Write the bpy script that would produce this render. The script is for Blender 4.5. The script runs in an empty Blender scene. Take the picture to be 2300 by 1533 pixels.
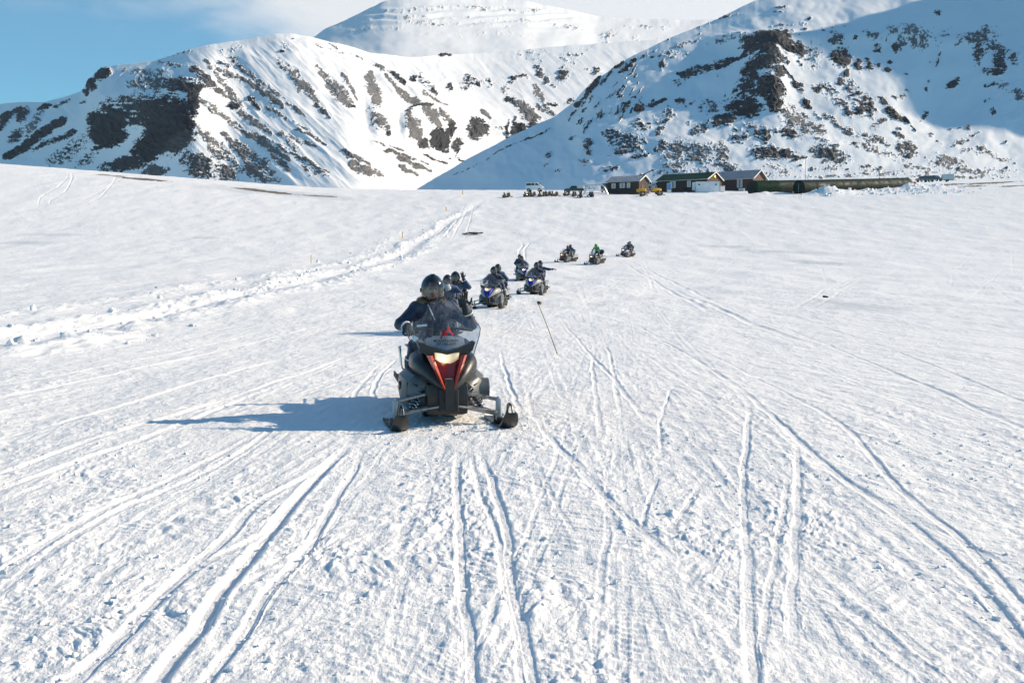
import bpy, bmesh, math, random
import numpy as np
from mathutils import Vector, Matrix
R = math.radians
SC = bpy.context.scene
COL = SC.collection
random.seed(7)
# ---------------------------------------------------------------- camera
F, CX, CY, YH, CAMH = 2400.0, 1150.0, 766.5, 583.0, 1.7
PITCH = math.atan((CY-YH)/F)
cd = bpy.data.cameras.new('camera'); cam = bpy.data.objects.new('camera', cd); COL.objects.link(cam)
cd.sensor_width = 36.0; cd.lens = 36.0*F/2300.0; cd.clip_start = 0.1; cd.clip_end = 20000
cam.location = (0, 0, CAMH); cam.rotation_euler = (math.pi/2-PITCH, 0, 0)
SC.camera = cam
SP, CP = math.sin(PITCH), math.cos(PITCH)
def zpx(py, D):
    "height of the point at forward distance D seen on photo row py"
    b = (CY-py)/F
    return CAMH + D*(-SP+b*CP)/(CP+b*SP)
def xpx(px, py, D):
    b = (CY-py)/F
    return D*((px-CX)/F)/(CP+b*SP)
def pyz(z, D):
    "photo row of a point at height z and forward distance D"
    q = (z-CAMH)/D
    b = (q*CP+SP)/(CP-q*SP)
    return CY-b*F
# ---------------------------------------------------------------- noise
def _h(ix, iy, seed):
    h = (ix.astype(np.int64)*374761393 + iy.astype(np.int64)*668265263 + seed*974634777) & 0xFFFFFFFF
    h = ((h ^ (h >> 13))*1274126177) & 0xFFFFFFFF
    return (((h ^ (h >> 16)) & 0xFFFF).astype(np.float32))/32767.5-1.0
def vn(x, y, seed=0):
    x0 = np.floor(x); y0 = np.floor(y)
    fx = (x-x0).astype(np.float32); fy = (y-y0).astype(np.float32)
    fx = fx*fx*fx*(fx*(fx*6-15)+10); fy = fy*fy*fy*(fy*(fy*6-15)+10)
    a = _h(x0, y0, seed); b = _h(x0+1, y0, seed); c = _h(x0, y0+1, seed); d = _h(x0+1, y0+1, seed)
    return (a+(b-a)*fx)+((c+(d-c)*fx)-(a+(b-a)*fx))*fy
def fbm(x, y, octv=4, seed=0, gain=.5, ridge=False):
    s = 0; a = 1.0; t = 0
    for i in range(octv):
        c, sn = math.cos(.6*i+.3), math.sin(.6*i+.3)
        n = vn(x*c-y*sn+17.3*i, x*sn+y*c-9.1*i, seed+i*31)
        if ridge: n = 1-2*np.abs(n)
        s = s+a*n; t += a; a *= gain; x = x*2.03; y = y*2.03
    return s/t
def sstep(a, b, x):
    t = np.clip((x-a)/(b-a), 0, 1); return t*t*(3-2*t)
def smooth1(a, n):
    k = np.hanning(n+2)[1:-1]; k /= k.sum()
    return np.convolve(np.pad(a, n//2, mode='edge'), k, mode='valid')[:len(a)]
# ---------------------------------------------------------------- materials
def nodes(m): return m.node_tree.nodes, m.node_tree.links
def pmat(name, col, rough=.6, metal=0.0, spec=.5, coat=0.0, noise=0.0, nscale=20.0, bump=0.0, bscale=60.0, emit=None, estr=0.0):
    m = bpy.data.materials.new(name); m.use_nodes = True
    N, L = nodes(m); b = N['Principled BSDF']
    b.inputs['Base Color'].default_value = (*col, 1); b.inputs['Roughness'].default_value = rough
    b.inputs['Metallic'].default_value = metal; b.inputs['Specular IOR Level'].default_value = spec
    b.inputs['Coat Weight'].default_value = coat
    if emit:
        b.inputs['Emission Color'].default_value = (*emit, 1); b.inputs['Emission Strength'].default_value = estr
    tc = None
    if noise or bump:
        tc = N.new('ShaderNodeTexCoord')
    if noise:
        n = N.new('ShaderNodeTexNoise'); n.inputs['Scale'].default_value = nscale; n.inputs['Detail'].default_value = 5
        L.new(tc.outputs['Object'], n.inputs['Vector'])
        r = N.new('ShaderNodeMapRange'); r.inputs[1].default_value = .3; r.inputs[2].default_value = .7
        r.inputs[3].default_value = 1-noise; r.inputs[4].default_value = 1+noise
        L.new(n.outputs['Fac'], r.inputs[0])
        x = N.new('ShaderNodeVectorMath'); x.operation = 'SCALE'; x.inputs[0].default_value = col
        L.new(r.outputs[0], x.inputs['Scale']); L.new(x.outputs[0], b.inputs['Base Color'])
        r2 = N.new('ShaderNodeMapRange'); r2.inputs[1].default_value = .3; r2.inputs[2].default_value = .7
        r2.inputs[3].default_value = max(.02, rough*(1-noise)); r2.inputs[4].default_value = min(1, rough*(1+noise))
        L.new(n.outputs['Fac'], r2.inputs[0]); L.new(r2.outputs[0], b.inputs['Roughness'])
    if bump:
        n = N.new('ShaderNodeTexNoise'); n.inputs['Scale'].default_value = bscale; n.inputs['Detail'].default_value = 4
        L.new(tc.outputs['Object'], n.inputs['Vector'])
        u = N.new('ShaderNodeBump'); u.inputs['Strength'].default_value = bump; u.inputs['Distance'].default_value = .02
        L.new(n.outputs['Fac'], u.inputs['Height']); L.new(u.outputs[0], b.inputs['Normal'])
    return m
# ---------------------------------------------------------------- world and sun
SUN_EL, SUN_AZ = R(27), math.atan2(.97, .24)     # azimuth from +Y towards +X
w = bpy.data.worlds.new('World'); SC.world = w; w.use_nodes = True
N, L = w.node_tree.nodes, w.node_tree.links
bg = N['Background']
sky = N.new('ShaderNodeTexSky'); sky.sky_type = 'NISHITA'; sky.sun_disc = False
sky.sun_elevation = SUN_EL; sky.sun_rotation = SUN_AZ
sky.altitude = 600; sky.air_density = 1.0; sky.dust_density = .1; sky.ozone_density = 2.0
tint = N.new('ShaderNodeVectorMath'); tint.operation = 'MULTIPLY'; tint.inputs[1].default_value = (.47, 1.04, 1.20); L.new(sky.outputs[0], tint.inputs[0])
geo = N.new('ShaderNodeTexCoord')
sep = N.new('ShaderNodeSeparateXYZ'); L.new(geo.outputs['Generated'], sep.inputs[0])
def wmath(op, a, b=None, c=None):
    n = N.new('ShaderNodeMath'); n.operation = op
    for i, v in enumerate((a, b, c)):
        if v is None: continue
        if isinstance(v, (int, float)): n.inputs[i].default_value = v
        else: L.new(v, n.inputs[i])
    return n.outputs[0]
# cloud bank: a band of soft white cloud over the far dome, thinning towards the left
mp = N.new('ShaderNodeMapping'); mp.inputs['Scale'].default_value = (6, 6, 16)
mp.inputs['Location'].default_value = (.3, .1, .9)
L.new(geo.outputs['Generated'], mp.inputs[0])
cn = N.new('ShaderNodeTexNoise'); cn.inputs['Scale'].default_value = 1.0; cn.inputs['Detail'].default_value = 7; cn.inputs['Roughness'].default_value = .55
L.new(mp.outputs[0], cn.inputs['Vector'])
az = wmath('DIVIDE', sep.outputs['X'], wmath('MAXIMUM', sep.outputs['Y'], .05))
mr = N.new('ShaderNodeMapRange'); mr.inputs[1].default_value = -.56; mr.inputs[2].default_value = -.05; mr.inputs[3].default_value = -.16; mr.inputs[4].default_value = .46
L.new(az, mr.inputs[0])
me = N.new('ShaderNodeMapRange'); me.inputs[1].default_value = .17; me.inputs[2].default_value = .26; me.inputs[3].default_value = -.20; me.inputs[4].default_value = .14
L.new(sep.outputs['Z'], me.inputs[0])
mh = N.new('ShaderNodeMapRange'); mh.inputs[1].default_value = .27; mh.inputs[2].default_value = .42; mh.inputs[3].default_value = 0; mh.inputs[4].default_value = -1.2
L.new(sep.outputs['Z'], mh.inputs[0])
mf = N.new('ShaderNodeMapRange'); mf.inputs[1].default_value = .35; mf.inputs[2].default_value = .65; mf.inputs[3].default_value = -1.2; mf.inputs[4].default_value = 0
L.new(sep.outputs['Y'], mf.inputs[0])
cf = wmath('ADD', wmath('ADD', wmath('ADD', cn.outputs['Fac'], mr.outputs[0]), me.outputs[0]), wmath('ADD', mh.outputs[0], mf.outputs[0]))
cr = N.new('ShaderNodeMapRange'); cr.interpolation_type = 'SMOOTHSTEP'
cr.inputs[1].default_value = .42; cr.inputs[2].default_value = .85; cr.inputs[3].default_value = 0; cr.inputs[4].default_value = .9
L.new(cf, cr.inputs[0])
mixc = N.new('ShaderNodeMix'); mixc.data_type = 'RGBA'
L.new(cr.outputs[0], mixc.inputs[0]); L.new(tint.outputs[0], mixc.inputs[6]); mixc.inputs[7].default_value = (8.0, 8.0, 8.1, 1)
L.new(mixc.outputs[2], bg.inputs['Color'])
bg.inputs['Strength'].default_value = .07
sd = bpy.data.lights.new('sun', 'SUN'); sd.energy = 4.1; sd.angle = R(.53); sd.color = (1, .835, .63)
so = bpy.data.objects.new('sun', sd); COL.objects.link(so)
SUNV = Vector((math.sin(SUN_AZ)*math.cos(SUN_EL), math.cos(SUN_AZ)*math.cos(SUN_EL), math.sin(SUN_EL)))
so.rotation_euler = SUNV.to_track_quat('Z', 'Y').to_euler()
so.location = (60, 20, 60)
SC.view_settings.view_transform = 'Standard'; SC.view_settings.look = 'None'
SC.view_settings.exposure = .79; SC.view_settings.gamma = 1
SC.cycles.max_bounces = 8; SC.cycles.diffuse_bounces = 3; SC.cycles.transparent_max_bounces = 12
# ---------------------------------------------------------------- object helpers
def tag(o, label=None, cat=None, group=None, kind=None):
    if label: o['label'] = label
    if cat: o['category'] = cat
    if group: o['group'] = group
    if kind: o['kind'] = kind
    return o
def grid_mesh(name, X, Y, Z, attrs=None, mat=None):
    nr, nc = X.shape
    me = bpy.data.meshes.new(name)
    co = np.empty((nr*nc, 3), np.float32); co[:, 0] = X.ravel(); co[:, 1] = Y.ravel(); co[:, 2] = Z.ravel()
    i = np.arange(nr*nc, dtype=np.int32).reshape(nr, nc)
    q = np.stack([i[:-1, :-1], i[:-1, 1:], i[1:, 1:], i[1:, :-1]], -1).reshape(-1, 4)
    me.vertices.add(nr*nc); me.vertices.foreach_set('co', co.ravel())
    me.loops.add(q.size); me.loops.foreach_set('vertex_index', q.ravel().astype(np.int32))
    me.polygons.add(len(q)); me.polygons.foreach_set('loop_start', np.arange(0, q.size, 4, dtype=np.int32))
    me.polygons.foreach_set('use_smooth', np.ones(len(q), bool))
    me.update(calc_edges=True)
    for k, v in (attrs or {}).items():
        a = me.attributes.new(k, 'FLOAT', 'POINT'); a.data.foreach_set('value', v.astype(np.float32).ravel())
    o = bpy.data.objects.new(name, me); COL.objects.link(o)
    if mat: me.materials.append(mat)
    return o
# ---------------------------------------------------------------- snow field
_D = np.array([2, 4, 8, 11, 15, 20, 25, 29, 34, 40, 46, 53, 60, 70, 85, 100, 116, 150, 200, 240, 265, 300, 340, 380, 460, 600])
_Z = np.array([0, 0, 0, 0, -.06, -.17, -.25, -.28, -.25, -.16, -.06, .02, .14, .4, .8, 1.35, 2.1, 4.9, 10.5, 15.8, 17.8, 20.7, 23.6, 25.6, 24, 18])
_dd = np.linspace(2, 600, 6000); _zz = smooth1(np.interp(_dd, _D, _Z), 61)
_zz[:60] = np.interp(_dd[:60], _D, _Z)
def z_profile(D): return np.interp(D, _dd, _zz)
_CRX = np.array([-1400, -400, 0, 200, 400, 700, 800, 900, 1150, 1400, 1600, 1870, 2000, 2150, 2300, 2700, 3600])
_CRY = np.array([300, 345, 372, 387, 402, 424.5, 428, 430, 431, 431, 429, 425, 421, 416, 411, 404, 395])
def crest_row(px): return np.interp(px, _CRX, smooth_cr)
smooth_cr = _CRY
def ground_base(X, D):
    px = CX+F*X/np.maximum(D, 1e-3)
    lift = (431-crest_row(px))/F*D*sstep(45, 290, D)
    return z_profile(D)+lift
def gz(X, D): return float(ground_base(np.array([float(X)]), np.array([float(D)]))[0])
# row tables: photo row of the bare ground along the middle of the picture
_pt = pyz(_zz, _dd)
_mono = np.minimum.accumulate(_pt)
def D_at(py): return float(np.interp(py, _mono[::-1], _dd[::-1]))
def on_ground(px, py_guess=None, D=None):
    if D is None: D = D_at(py_guess)
    X = (px-CX)/F*D*1.0
    return X, D, gz(X, D)
# rows: about one every 0.7 render pixels, denser near the camera and in the middle distance
rows = []
D = 3.4
while D < 420:
    rows.append(D)
    p = abs(float(pyz(z_profile(D), D)-pyz(z_profile(D+.01), D+.01)))/.01      # photo px per metre
    step = 1.35/max(p, .05)
    if 14 < D < 110: step *= .7
    D += min(max(step, .008), 3.0)
rows = np.array(rows+list(np.linspace(425, 760, 24)))
ncol = 1500
scol = np.linspace(-.56, .56, ncol)
scol = np.concatenate([np.linspace(-2.6, -.565, 50), scol, np.linspace(.565, 2.6, 50)])
GD, GS = np.meshgrid(rows, scol, indexing='ij')
GX = GS*GD
GZ = ground_base(GX, GD)
dstep = np.gradient(rows)[:, None]
def vis(lam): return np.clip((lam/(2.2*dstep))-.35, 0, 1)       # fades detail the rows cannot carry
PX = CX+F*GS
PYr = np.minimum.accumulate(pyz(z_profile(rows), rows)); PYr = PYr-np.arange(len(rows))*1e-5
# --- traced tracks: (points in photo pixels, half width m, depth m)
T = [
 ([(335,1560),(400,1455),(450,1400),(520,1300),(560,1255),(640,1150),(700,1080),(760,1020),(805,975)], .075, .05),
 ([(70,1560),(210,1480),(280,1410),(410,1280),(490,1225),(550,1160),(590,1115),(700,1065),(775,1000)], .06, .03),
 ([(445,1560),(540,1420),(615,1315),(690,1235),(750,1120),(800,1045),(814,980)], .05, .026),
 ([(120,1560),(280,1420),(430,1270),(600,1200),(650,1130),(725,1050),(790,980)], .07, .03),
 ([(1055,1560),(1050,1450),(1042,1300),(1033,1150),(1028,1050),(1033,980)], .05, .021),
 ([(1195,1560),(1180,1470),(1165,1400),(1145,1250),(1130,1150),(1100,1060),(1060,980)], .05, .021),
 ([(1165,1560),(1160,1450),(1130,1250),(1100,1150),(1080,1100),(1050,985)], .03, .015),
 ([(1692,1560),(1680,1300),(1677,1180),(1670,1100),(1672,1050),(1682,940),(1685,880)], .05, .022),
 ([(1782,1480),(1783,1300),(1788,1180),(1795,1080),(1788,1000),(1770,960)], .05, .02),
 ([(1705,1480),(1722,1380),(1740,1250),(1758,1150),(1775,1050)], .035, .018),
 ([(2360,1500),(2300,1440),(2200,1315),(2100,1220),(2000,1140),(1900,1085),(1790,995),(1710,910),(1600,830),(1480,760),(1380,700)], .065, .026),
 ([(2420,1480),(2300,1360),(2150,1200),(2030,1110),(1970,1040),(1900,960),(1870,935),(1760,880),(1640,820),(1480,740)], .055, .024),
 ([(2500,1040),(2300,960),(2200,920),(2100,870),(2000,832),(1850,770),(1650,690),(1500,640)], .08, .03),
 ([(2600,1010),(2300,900),(2100,820),(1900,750),(1700,690)], .06, .03),
 ([(-150,1420),(0,1320),(100,1250),(250,1150),(400,1085),(550,1010),(610,965),(700,900)], .055, .026),
 ([(-150,1380),(0,1285),(250,1130),(400,1065),(560,985),(640,940)], .06, .024),
 ([(-150,1150),(0,1095),(150,1045),(300,995),(400,955),(560,890),(700,840)], .08, .035),
 ([(-150,1110),(0,1060),(200,990),(400,930),(560,880),(720,825),(860,770)], .08, .035),
 ([(-150,1030),(0,985),(300,900),(600,815),(800,760)], .07, .03),
 ([(-150,930),(0,895),(300,830),(600,760),(850,700)], .09, .035),
 ([(-100,885),(100,850),(400,790),(700,720),(900,680)], .09, .03),
 ([(843,930),(838,880),(850,845),(880,815),(905,790)], .05, .035),
 ([(780,930),(800,880),(850,820),(880,800)], .05, .025),
 ([(1490,1050),(1485,1000),(1482,960),(1490,920),(1505,880),(1540,850)], .03, .02),
 ([(1380,1230),(1440,1180),(1470,1100),(1485,1040)], .03, .018),
 ([(1480,1220),(1520,1170),(1560,1110),(1590,1060)], .04, .016),
 ([(1390,1120),(1300,1040),(1230,980),(1190,920),(1180,850)], .05, .02),
 ([(1560,1300),(1450,1200),(1350,1100),(1250,1000),(1200,930)], .06, .02),
 ([(1350,1000),(1340,900),(1330,830),(1340,760)], .05, .03),
 ([(1400,960),(1385,880),(1370,800),(1350,740)], .05, .03),
 ([(1190,980),(1170,930),(1150,880),(1130,820),(1120,760)], .05, .03),
 ([(1480,980),(1400,880),(1330,800),(1280,740),(1240,690)], .06, .035),
 ([(1900,1480),(1840,1370),(1800,1330)], .05, .015),
]
NTR = len(T)
rng = random.Random(11)
for i in range(80):
    tx = rng.uniform(1020, 1460); yt = rng.uniform(600, 700)
    bx = rng.uniform(-2600, 4600) if i % 3 else rng.uniform(300, 2300)
    p = rng.uniform(.92, 1.35); yb = 1560 if rng.random() < .6 else rng.uniform(900, 1500)
    am = rng.uniform(6, 40); ph = rng.uniform(0, 6.3); fq = rng.uniform(2, 6)
    w0 = rng.uniform(.03, .09); dp = rng.uniform(.004, .011)
    pts = []
    for k in range(14):
        y = yt+(yb-yt)*k/13; t = (y-yt)/(1560-yt)
        pts.append((tx+(bx-tx)*t**p+am*math.sin(ph+fq*t), y))
    T.append((pts, w0, dp))
    if rng.random() < .4:
        T.append(([(a+(b-600)*.08, b) for a, b in pts], w0, dp*.9))
# far pairs of vehicle ruts: on the left field, along the ploughed way, and down from the huts
for pts in ([(85,500),(90,480),(130,460),(155,440),(150,425),(110,410)], [(120,500),(110,485),(150,465),(165,440),(158,422),(125,408)],
            [(140,500),(215,468),(270,440),(290,428),(280,418),(230,408)], [(170,500),(230,470),(255,445),(270,425),(250,412)],
            [(1040,545),(1055,500),(1062,470),(1067,445)], [(985,545),(1020,505),(1035,480),(1048,450)], [(1010,545),(1035,500),(1045,480),(1056,450)],
            [(930,560),(975,530),(1000,510),(1030,480)], [(1180,590),(1178,560),(1190,545),(1180,530)], [(1168,590),(1165,565),(1175,550),(1165,532)],
            [(1650,700),(1560,655),(1460,610),(1400,580),(1370,560)], [(1620,715),(1520,660),(1430,610),(1380,575)], [(1900,800),(1700,730),(1560,670),(1470,630)]):
    T.append((pts, .22, .26 if pts[0][0] < 300 else .15 if pts[0][0] < 1200 else .07))
for i in range(70):
    y0 = rng.uniform(470, 640); x0 = rng.uniform(1100, 2500); dx = rng.uniform(-260, 420); dy = rng.uniform(25, 110)
    c = rng.uniform(-12, 12)
    T.append(([(x0+dx*t+c*math.sin(3.1*t), y0+dy*t) for t in np.linspace(0, 1, 7)], .16, rng.uniform(.014, .034)))
for i in range(26):
    y0 = rng.uniform(440, 640); x0 = rng.uniform(-100, 900); dx = rng.uniform(150, 520); dy = -rng.uniform(15, 70)
    T.append(([(x0+dx*t, y0+dy*t) for t in np.linspace(0, 1, 5)], .14, rng.uniform(.02, .05)))
trk = np.zeros_like(GZ); calm = np.zeros_like(GZ)
wob = vn(GX*2.1, GD*1.7, 5)*.014+vn(GX*9, GD*7, 6)*.006
depmod = .75+.45*fbm(GX*.9, GD*.5, 2, 77)
for ti, (pts, hw, dp) in enumerate(T):
    pts = sorted(pts, key=lambda q: -q[1])
    py = np.array([q[1] for q in pts], float); pxx = np.array([q[0] for q in pts], float)
    r = np.where((PYr <= py[0]) & (PYr >= py[-1]) & (rows < 290))[0]
    if len(r) < 4: continue
    yq = np.linspace(py[-1], py[0], 400); xq = smooth1(np.interp(yq, py[::-1], pxx[::-1]), 61 if len(pts) > 4 else 31)
    st = (np.interp(PYr[r], yq, xq)-CX)/F/(CP+(CY-PYr[r])/F*SP)
    Xt = st*rows[r]; sl = np.gradient(Xt, rows[r]) if len(r) > 2 else 0
    cosf = 1/np.sqrt(1+sl*sl)
    a = r[0]; b = r[-1]+1
    l = (GX[a:b]-Xt[:, None])*cosf[:, None]+wob[a:b]
    al = np.abs(l)
    ne_ = max(18, min(60, len(r)//3)); endf = (sstep(0, ne_, np.arange(len(r))[::-1])*(1 if py[0] > 1540 else sstep(0, ne_, np.arange(len(r)))))[:, None]
    wid = np.maximum(hw*.6, .35*rows[r][:, None]/1068)         # a groove narrower than a pixel could not be carried by the mesh
    dpe = .34*dp*endf*depmod[a:b]*(hw/wid)**.5
    inn = 1-sstep(.55, 1.15, al/wid)
    g = -dpe*inn+dpe*.35*np.exp(-((al/wid-1.45)/.38)**2)
    trk[a:b] = np.where(np.abs(g) > np.abs(trk[a:b]), g, trk[a:b]+.3*g)
    calm[a:b] = np.maximum(calm[a:b], (1-sstep(1.0, 2.3, al/wid))*endf*(1 if ti < NTR else .25))
# --- compacted lug belts: fine cross ribs
belt = np.zeros_like(GZ)
for (bx0, by0, bx1, by1, wv) in ((330,1533,690,1000,.24),(560,1533,860,1000,.22),(900,1533,1010,990,.2),(1120,1533,1080,1000,.22),(1900,1533,1500,900,.25),(2250,1400,1700,880,.22),(100,1300,600,960,.2),(1500,1533,1420,900,.22)):
    st = (np.interp(PYr, [by1, by0], [bx1, bx0])-CX)/F
    l = GX-(st*rows)[:, None]+.05*vn(GX*.7, GD*.9, 8)
    belt = np.maximum(belt, (1-sstep(wv*.7, wv, np.abs(l))))
belt *= sstep(14, 9, GD)*sstep(-.2, .3, fbm(GX*.8, GD*.8, 2, 19))
rib = np.sin(2*math.pi*(GD+.25*GX)/.078+9*vn(GX*1.6, GD*1.3, 3)+3*vn(GX*7, GD*4, 4))*.0040*vis(.085)*(.5+.5*vn(GX*5, GD*4, 9))
# --- rough crust
wx = GX+.35*vn(GX*1.3, GD*1.3, 40); wy = GD+.35*vn(GX*1.3, GD*1.3, 41)
patch = sstep(-.5, .35, fbm(GX*.75, GD*.55, 3, 3))
lump = 0
for lam, am, sd_ in ((.30, .010, 51), (.15, .015, 52), (.085, .018, 53), (.048, .014, 54), (.024, .007, 55)):
    n = vn(wx/lam*.85, wy/lam, sd_)*.6+vn(wx/lam*1.7+5, wy/lam*1.5, sd_+9)*.4
    lump = lump+am*(np.maximum(n, -.1)**1.0)*vis(lam)
ball = np.maximum(vn(wx/.11, wy/.11, 60)-.42, 0)*.035*vis(.11)*sstep(.25, .8, fbm(GX*.6+3, GD*.5, 2, 61))
swell = .045*fbm(GX*.33, GD*.16, 3, 21)+.018*fbm(GX*1.1, GD*.5, 3, 22)*vis(1.0)
far = sstep(18, 60, GD)
swell = swell*(1+2.0*far)+far*.05*fbm(GX*.12, GD*.035, 3, 24)
crust = (lump*(.55+.6*patch)+ball)*(1-.8*np.clip(calm, 0, 1))*(1-.65*belt)
near_sled = np.exp(-((GX+.7)**2/1.4+(GD-11.3)**2/3.0))
GZ = GZ+swell*(1-.7*near_sled)+trk*(1-.5*near_sled)+crust+belt*rib
# --- ploughed way with broken banks on the left
def bank(x_of_D, d0, d1, hgt, wid, seed):
    xc = np.interp(rows, x_of_D[0], x_of_D[1])[:, None]+.9*vn(GD*.12, GD*0+seed, seed)+.25*vn(GD*.8, GX*0, seed+1)
    l = (GX-xc)/wid
    m = np.exp(-l*l)*sstep(d0-6, d0+3, GD)*sstep(d1+30, d1-10, GD)
    br = .55+.75*fbm(GX*1.1, GD*.55, 3, seed+2)+.35*fbm(GX*3.5, GD*1.2, 2, seed+3)
    return hgt*m*np.maximum(br, .05)
WAYD = np.array([14, 22, 30, 53, 78, 110, 145, 180, 215, 240])
GZ += bank((WAYD, np.array([-13.2, -12.6, -12.9, -14.6, -14.2, -14, -13.4, -11.5, -8.6, -7])), 20, 205, .24, .8, 101)
GZ += bank((WAYD, np.array([-9.4, -9.8, -11.0, -12.2, -11.6, -11, -10.2, -8.6, -5.6, -4.4])), 20, 205, .20, .9, 111)
GZ += bank((WAYD, np.array([-16.5, -16.3, -16.4, -18.0, -17.5, -17, -16.4, -13.6, -10.6, -9])), 24, 150, .13, 1.1, 121)
GZ -= .14*np.exp(-((GX-np.interp(rows, WAYD, np.array([-11.2, -11.2, -12, -13.4, -12.9, -12.5, -11.8, -10, -7.1, -5.7]))[:, None])/.9)**2)*sstep(24, 34, GD)*sstep(240, 200, GD)
# --- snow heaps pushed up by the tunnels
def heap(px, D, rx, ry, h, seed):
    global GZ
    x0 = (px-CX)/F*D
    q = ((GX-x0)/rx)**2+((GD-D)/ry)**2
    GZ = GZ+h*np.exp(-q*1.2)*(.8+.5*fbm(GX*.35, GD*.18, 2, seed)+.18*fbm(GX*1.1, GD*.2, 2, seed+3))
# thin snow: patches where gravel or ice shows through (photo rows of the bare ground)
PYg = pyz(ground_base(GX, GD), GD)
def patch_at(cx, cy, rx, ry, ang=0):
    c, s = math.cos(R(ang)), math.sin(R(ang)); dx = PX-cx; dy = PYg-cy
    return np.clip(1-(((dx*c+dy*s)/rx)**2+((-dx*s+dy*c)/ry)**2), 0, 1)
fine = fbm(PX*.05, PYg*.6, 4, 90); fine2 = fbm(PX*.25, PYg*1.2, 3, 91)
dirt = np.zeros_like(GZ); ice = np.zeros_like(GZ)
for a in ((330,402.5,85,3.0,4.5),(255,394,50,1.6,4),(610,431,70,3.6,5.5),(720,440,60,1.8,3),(560,424,60,2,6),(800,420.5,60,1.6,1)):
    dirt = np.maximum(dirt, patch_at(*a)*1.3+.45*fine+.3*fine2-.25)
for a in ((2200,411,190,4.5,-3),(2130,421,120,3.2,-3),(2260,418,80,2.2,-3),(1900,424,60,2)):
    dirt = np.maximum(dirt, patch_at(*a)*.95+.5*fine+.35*fine2-.3)
for a in ((1640,553,110,4,1),(1920,688,160,16,5),(1760,566,130,5,2),(60,545,80,6,0),(130,527,90,4,0),(470,535,60,3,0),(1850,590,120,6,2),(1280,437,160,4,0),(620,432,240,9,5)):
    ice = np.maximum(ice, patch_at(*a)*.9+.3*fine-.1)
sel = (GD > 9)[:, :]
dirt = np.where(sel, np.clip(dirt, 0, 1), 0); ice = np.where(sel, np.clip(ice, 0, 1), 0)
# ---- snow material
def snow_material():
    m = bpy.data.materials.new('packed_snow'); m.use_nodes = True
    N, L = nodes(m); b = N['Principled BSDF']
    tc = N.new('ShaderNodeTexCoord')
    at = N.new('ShaderNodeAttribute'); at.attribute_name = 'dirt'
    ai = N.new('ShaderNodeAttribute'); ai.attribute_name = 'ice'
    n1 = N.new('ShaderNodeTexNoise'); n1.inputs['Scale'].default_value = .35; n1.inputs['Detail'].default_value = 6
    L.new(tc.outputs['Object'], n1.inputs['Vector'])
    cr = N.new('ShaderNodeMix'); cr.data_type = 'RGBA'; cr.inputs[6].default_value = (.83, .83, .835, 1); cr.inputs[7].default_value = (.89, .885, .875, 1)
    L.new(n1.outputs['Fac'], cr.inputs[0])
    ic = N.new('ShaderNodeMix'); ic.data_type = 'RGBA'; ic.inputs[7].default_value = (.60, .62, .64, 1)
    L.new(ai.outputs['Fac'], ic.inputs[0]); L.new(cr.outputs[2], ic.inputs[6])
    n2 = N.new('ShaderNodeTexNoise'); n2.inputs['Scale'].default_value = 1.4; n2.inputs['Detail'].default_value = 8
    L.new(tc.outputs['Object'], n2.inputs['Vector'])
    dc = N.new('ShaderNodeValToRGB'); dc.color_ramp.elements[0].color = (.085, .058, .034, 1); dc.color_ramp.elements[1].color = (.28, .21, .135, 1)
    dc.color_ramp.elements[0].position = .35; dc.color_ramp.elements[1].position = .7
    L.new(n2.outputs['Fac'], dc.inputs[0])
    ds = N.new('ShaderNodeMapRange'); ds.interpolation_type = 'SMOOTHSTEP'; ds.inputs[1].default_value = .2; ds.inputs[2].default_value = .55
    L.new(at.outputs['Fac'], ds.inputs[0])
    dm = N.new('ShaderNodeMix'); dm.data_type = 'RGBA'
    L.new(ds.outputs[0], dm.inputs[0]); L.new(ic.outputs[2], dm.inputs[6]); L.new(dc.outputs[0], dm.inputs[7])
    L.new(dm.outputs[2], b.inputs['Base Color'])
    b.inputs['Roughness'].default_value = .55; b.inputs['Specular IOR Level'].default_value = .25
    # grain: crystals near, wind crust and ski scratches farther off
    mp1 = N.new('ShaderNodeMapping'); mp1.inputs['Scale'].default_value = (2.4, 1.1, 1); L.new(tc.outputs['Object'], mp1.inputs[0])
    g1 = N.new('ShaderNodeTexNoise'); g1.inputs['Scale'].default_value = 1.3; g1.inputs['Detail'].default_value = 9; g1.inputs['Roughness'].default_value = .62
    L.new(mp1.outputs[0], g1.inputs['Vector'])
    b1 = N.new('ShaderNodeBump'); b1.inputs['Strength'].default_value = .75; b1.inputs['Distance'].default_value = .10
    L.new(g1.outputs['Fac'], b1.inputs['Height'])
    g2 = N.new('ShaderNodeTexNoise'); g2.inputs['Scale'].default_value = 55; g2.inputs['Detail'].default_value = 5; g2.inputs['Roughness'].default_value = .65
    L.new(tc.outputs['Object'], g2.inputs['Vector'])
    b2 = N.new('ShaderNodeBump'); b2.inputs['Strength'].default_value = .55; b2.inputs['Distance'].default_value = .012
    L.new(g2.outputs['Fac'], b2.inputs['Height']); L.new(b1.outputs[0], b2.inputs['Normal'])
    L.new(b2.outputs[0], b.inputs['Normal'])
    return m
M_SNOW = snow_material()
heap(1857, 238, 4.6, 4.0, 1.9, 301); heap(1905, 240, 5.0, 3.0, .7, 305)
heap(1965, 249, 8.0, 4.2, .9, 311); heap(2052, 250, 5.0, 4.0, 1.5, 321); heap(2105, 249, 8.0, 4.0, .7, 331); heap(2165, 248, 7.0, 4.0, .4, 341)
heap(1720, 245, 4.5, 3.0, .8, 351); heap(1375, 258, 1.5, 1.0, .5, 361); heap(1398, 258, 1.4, 1.0, .5, 363); heap(1535, 262, 1.3, 1.0, .6, 366); heap(1600, 262, 2, 1.3, .4, 369)
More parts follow.
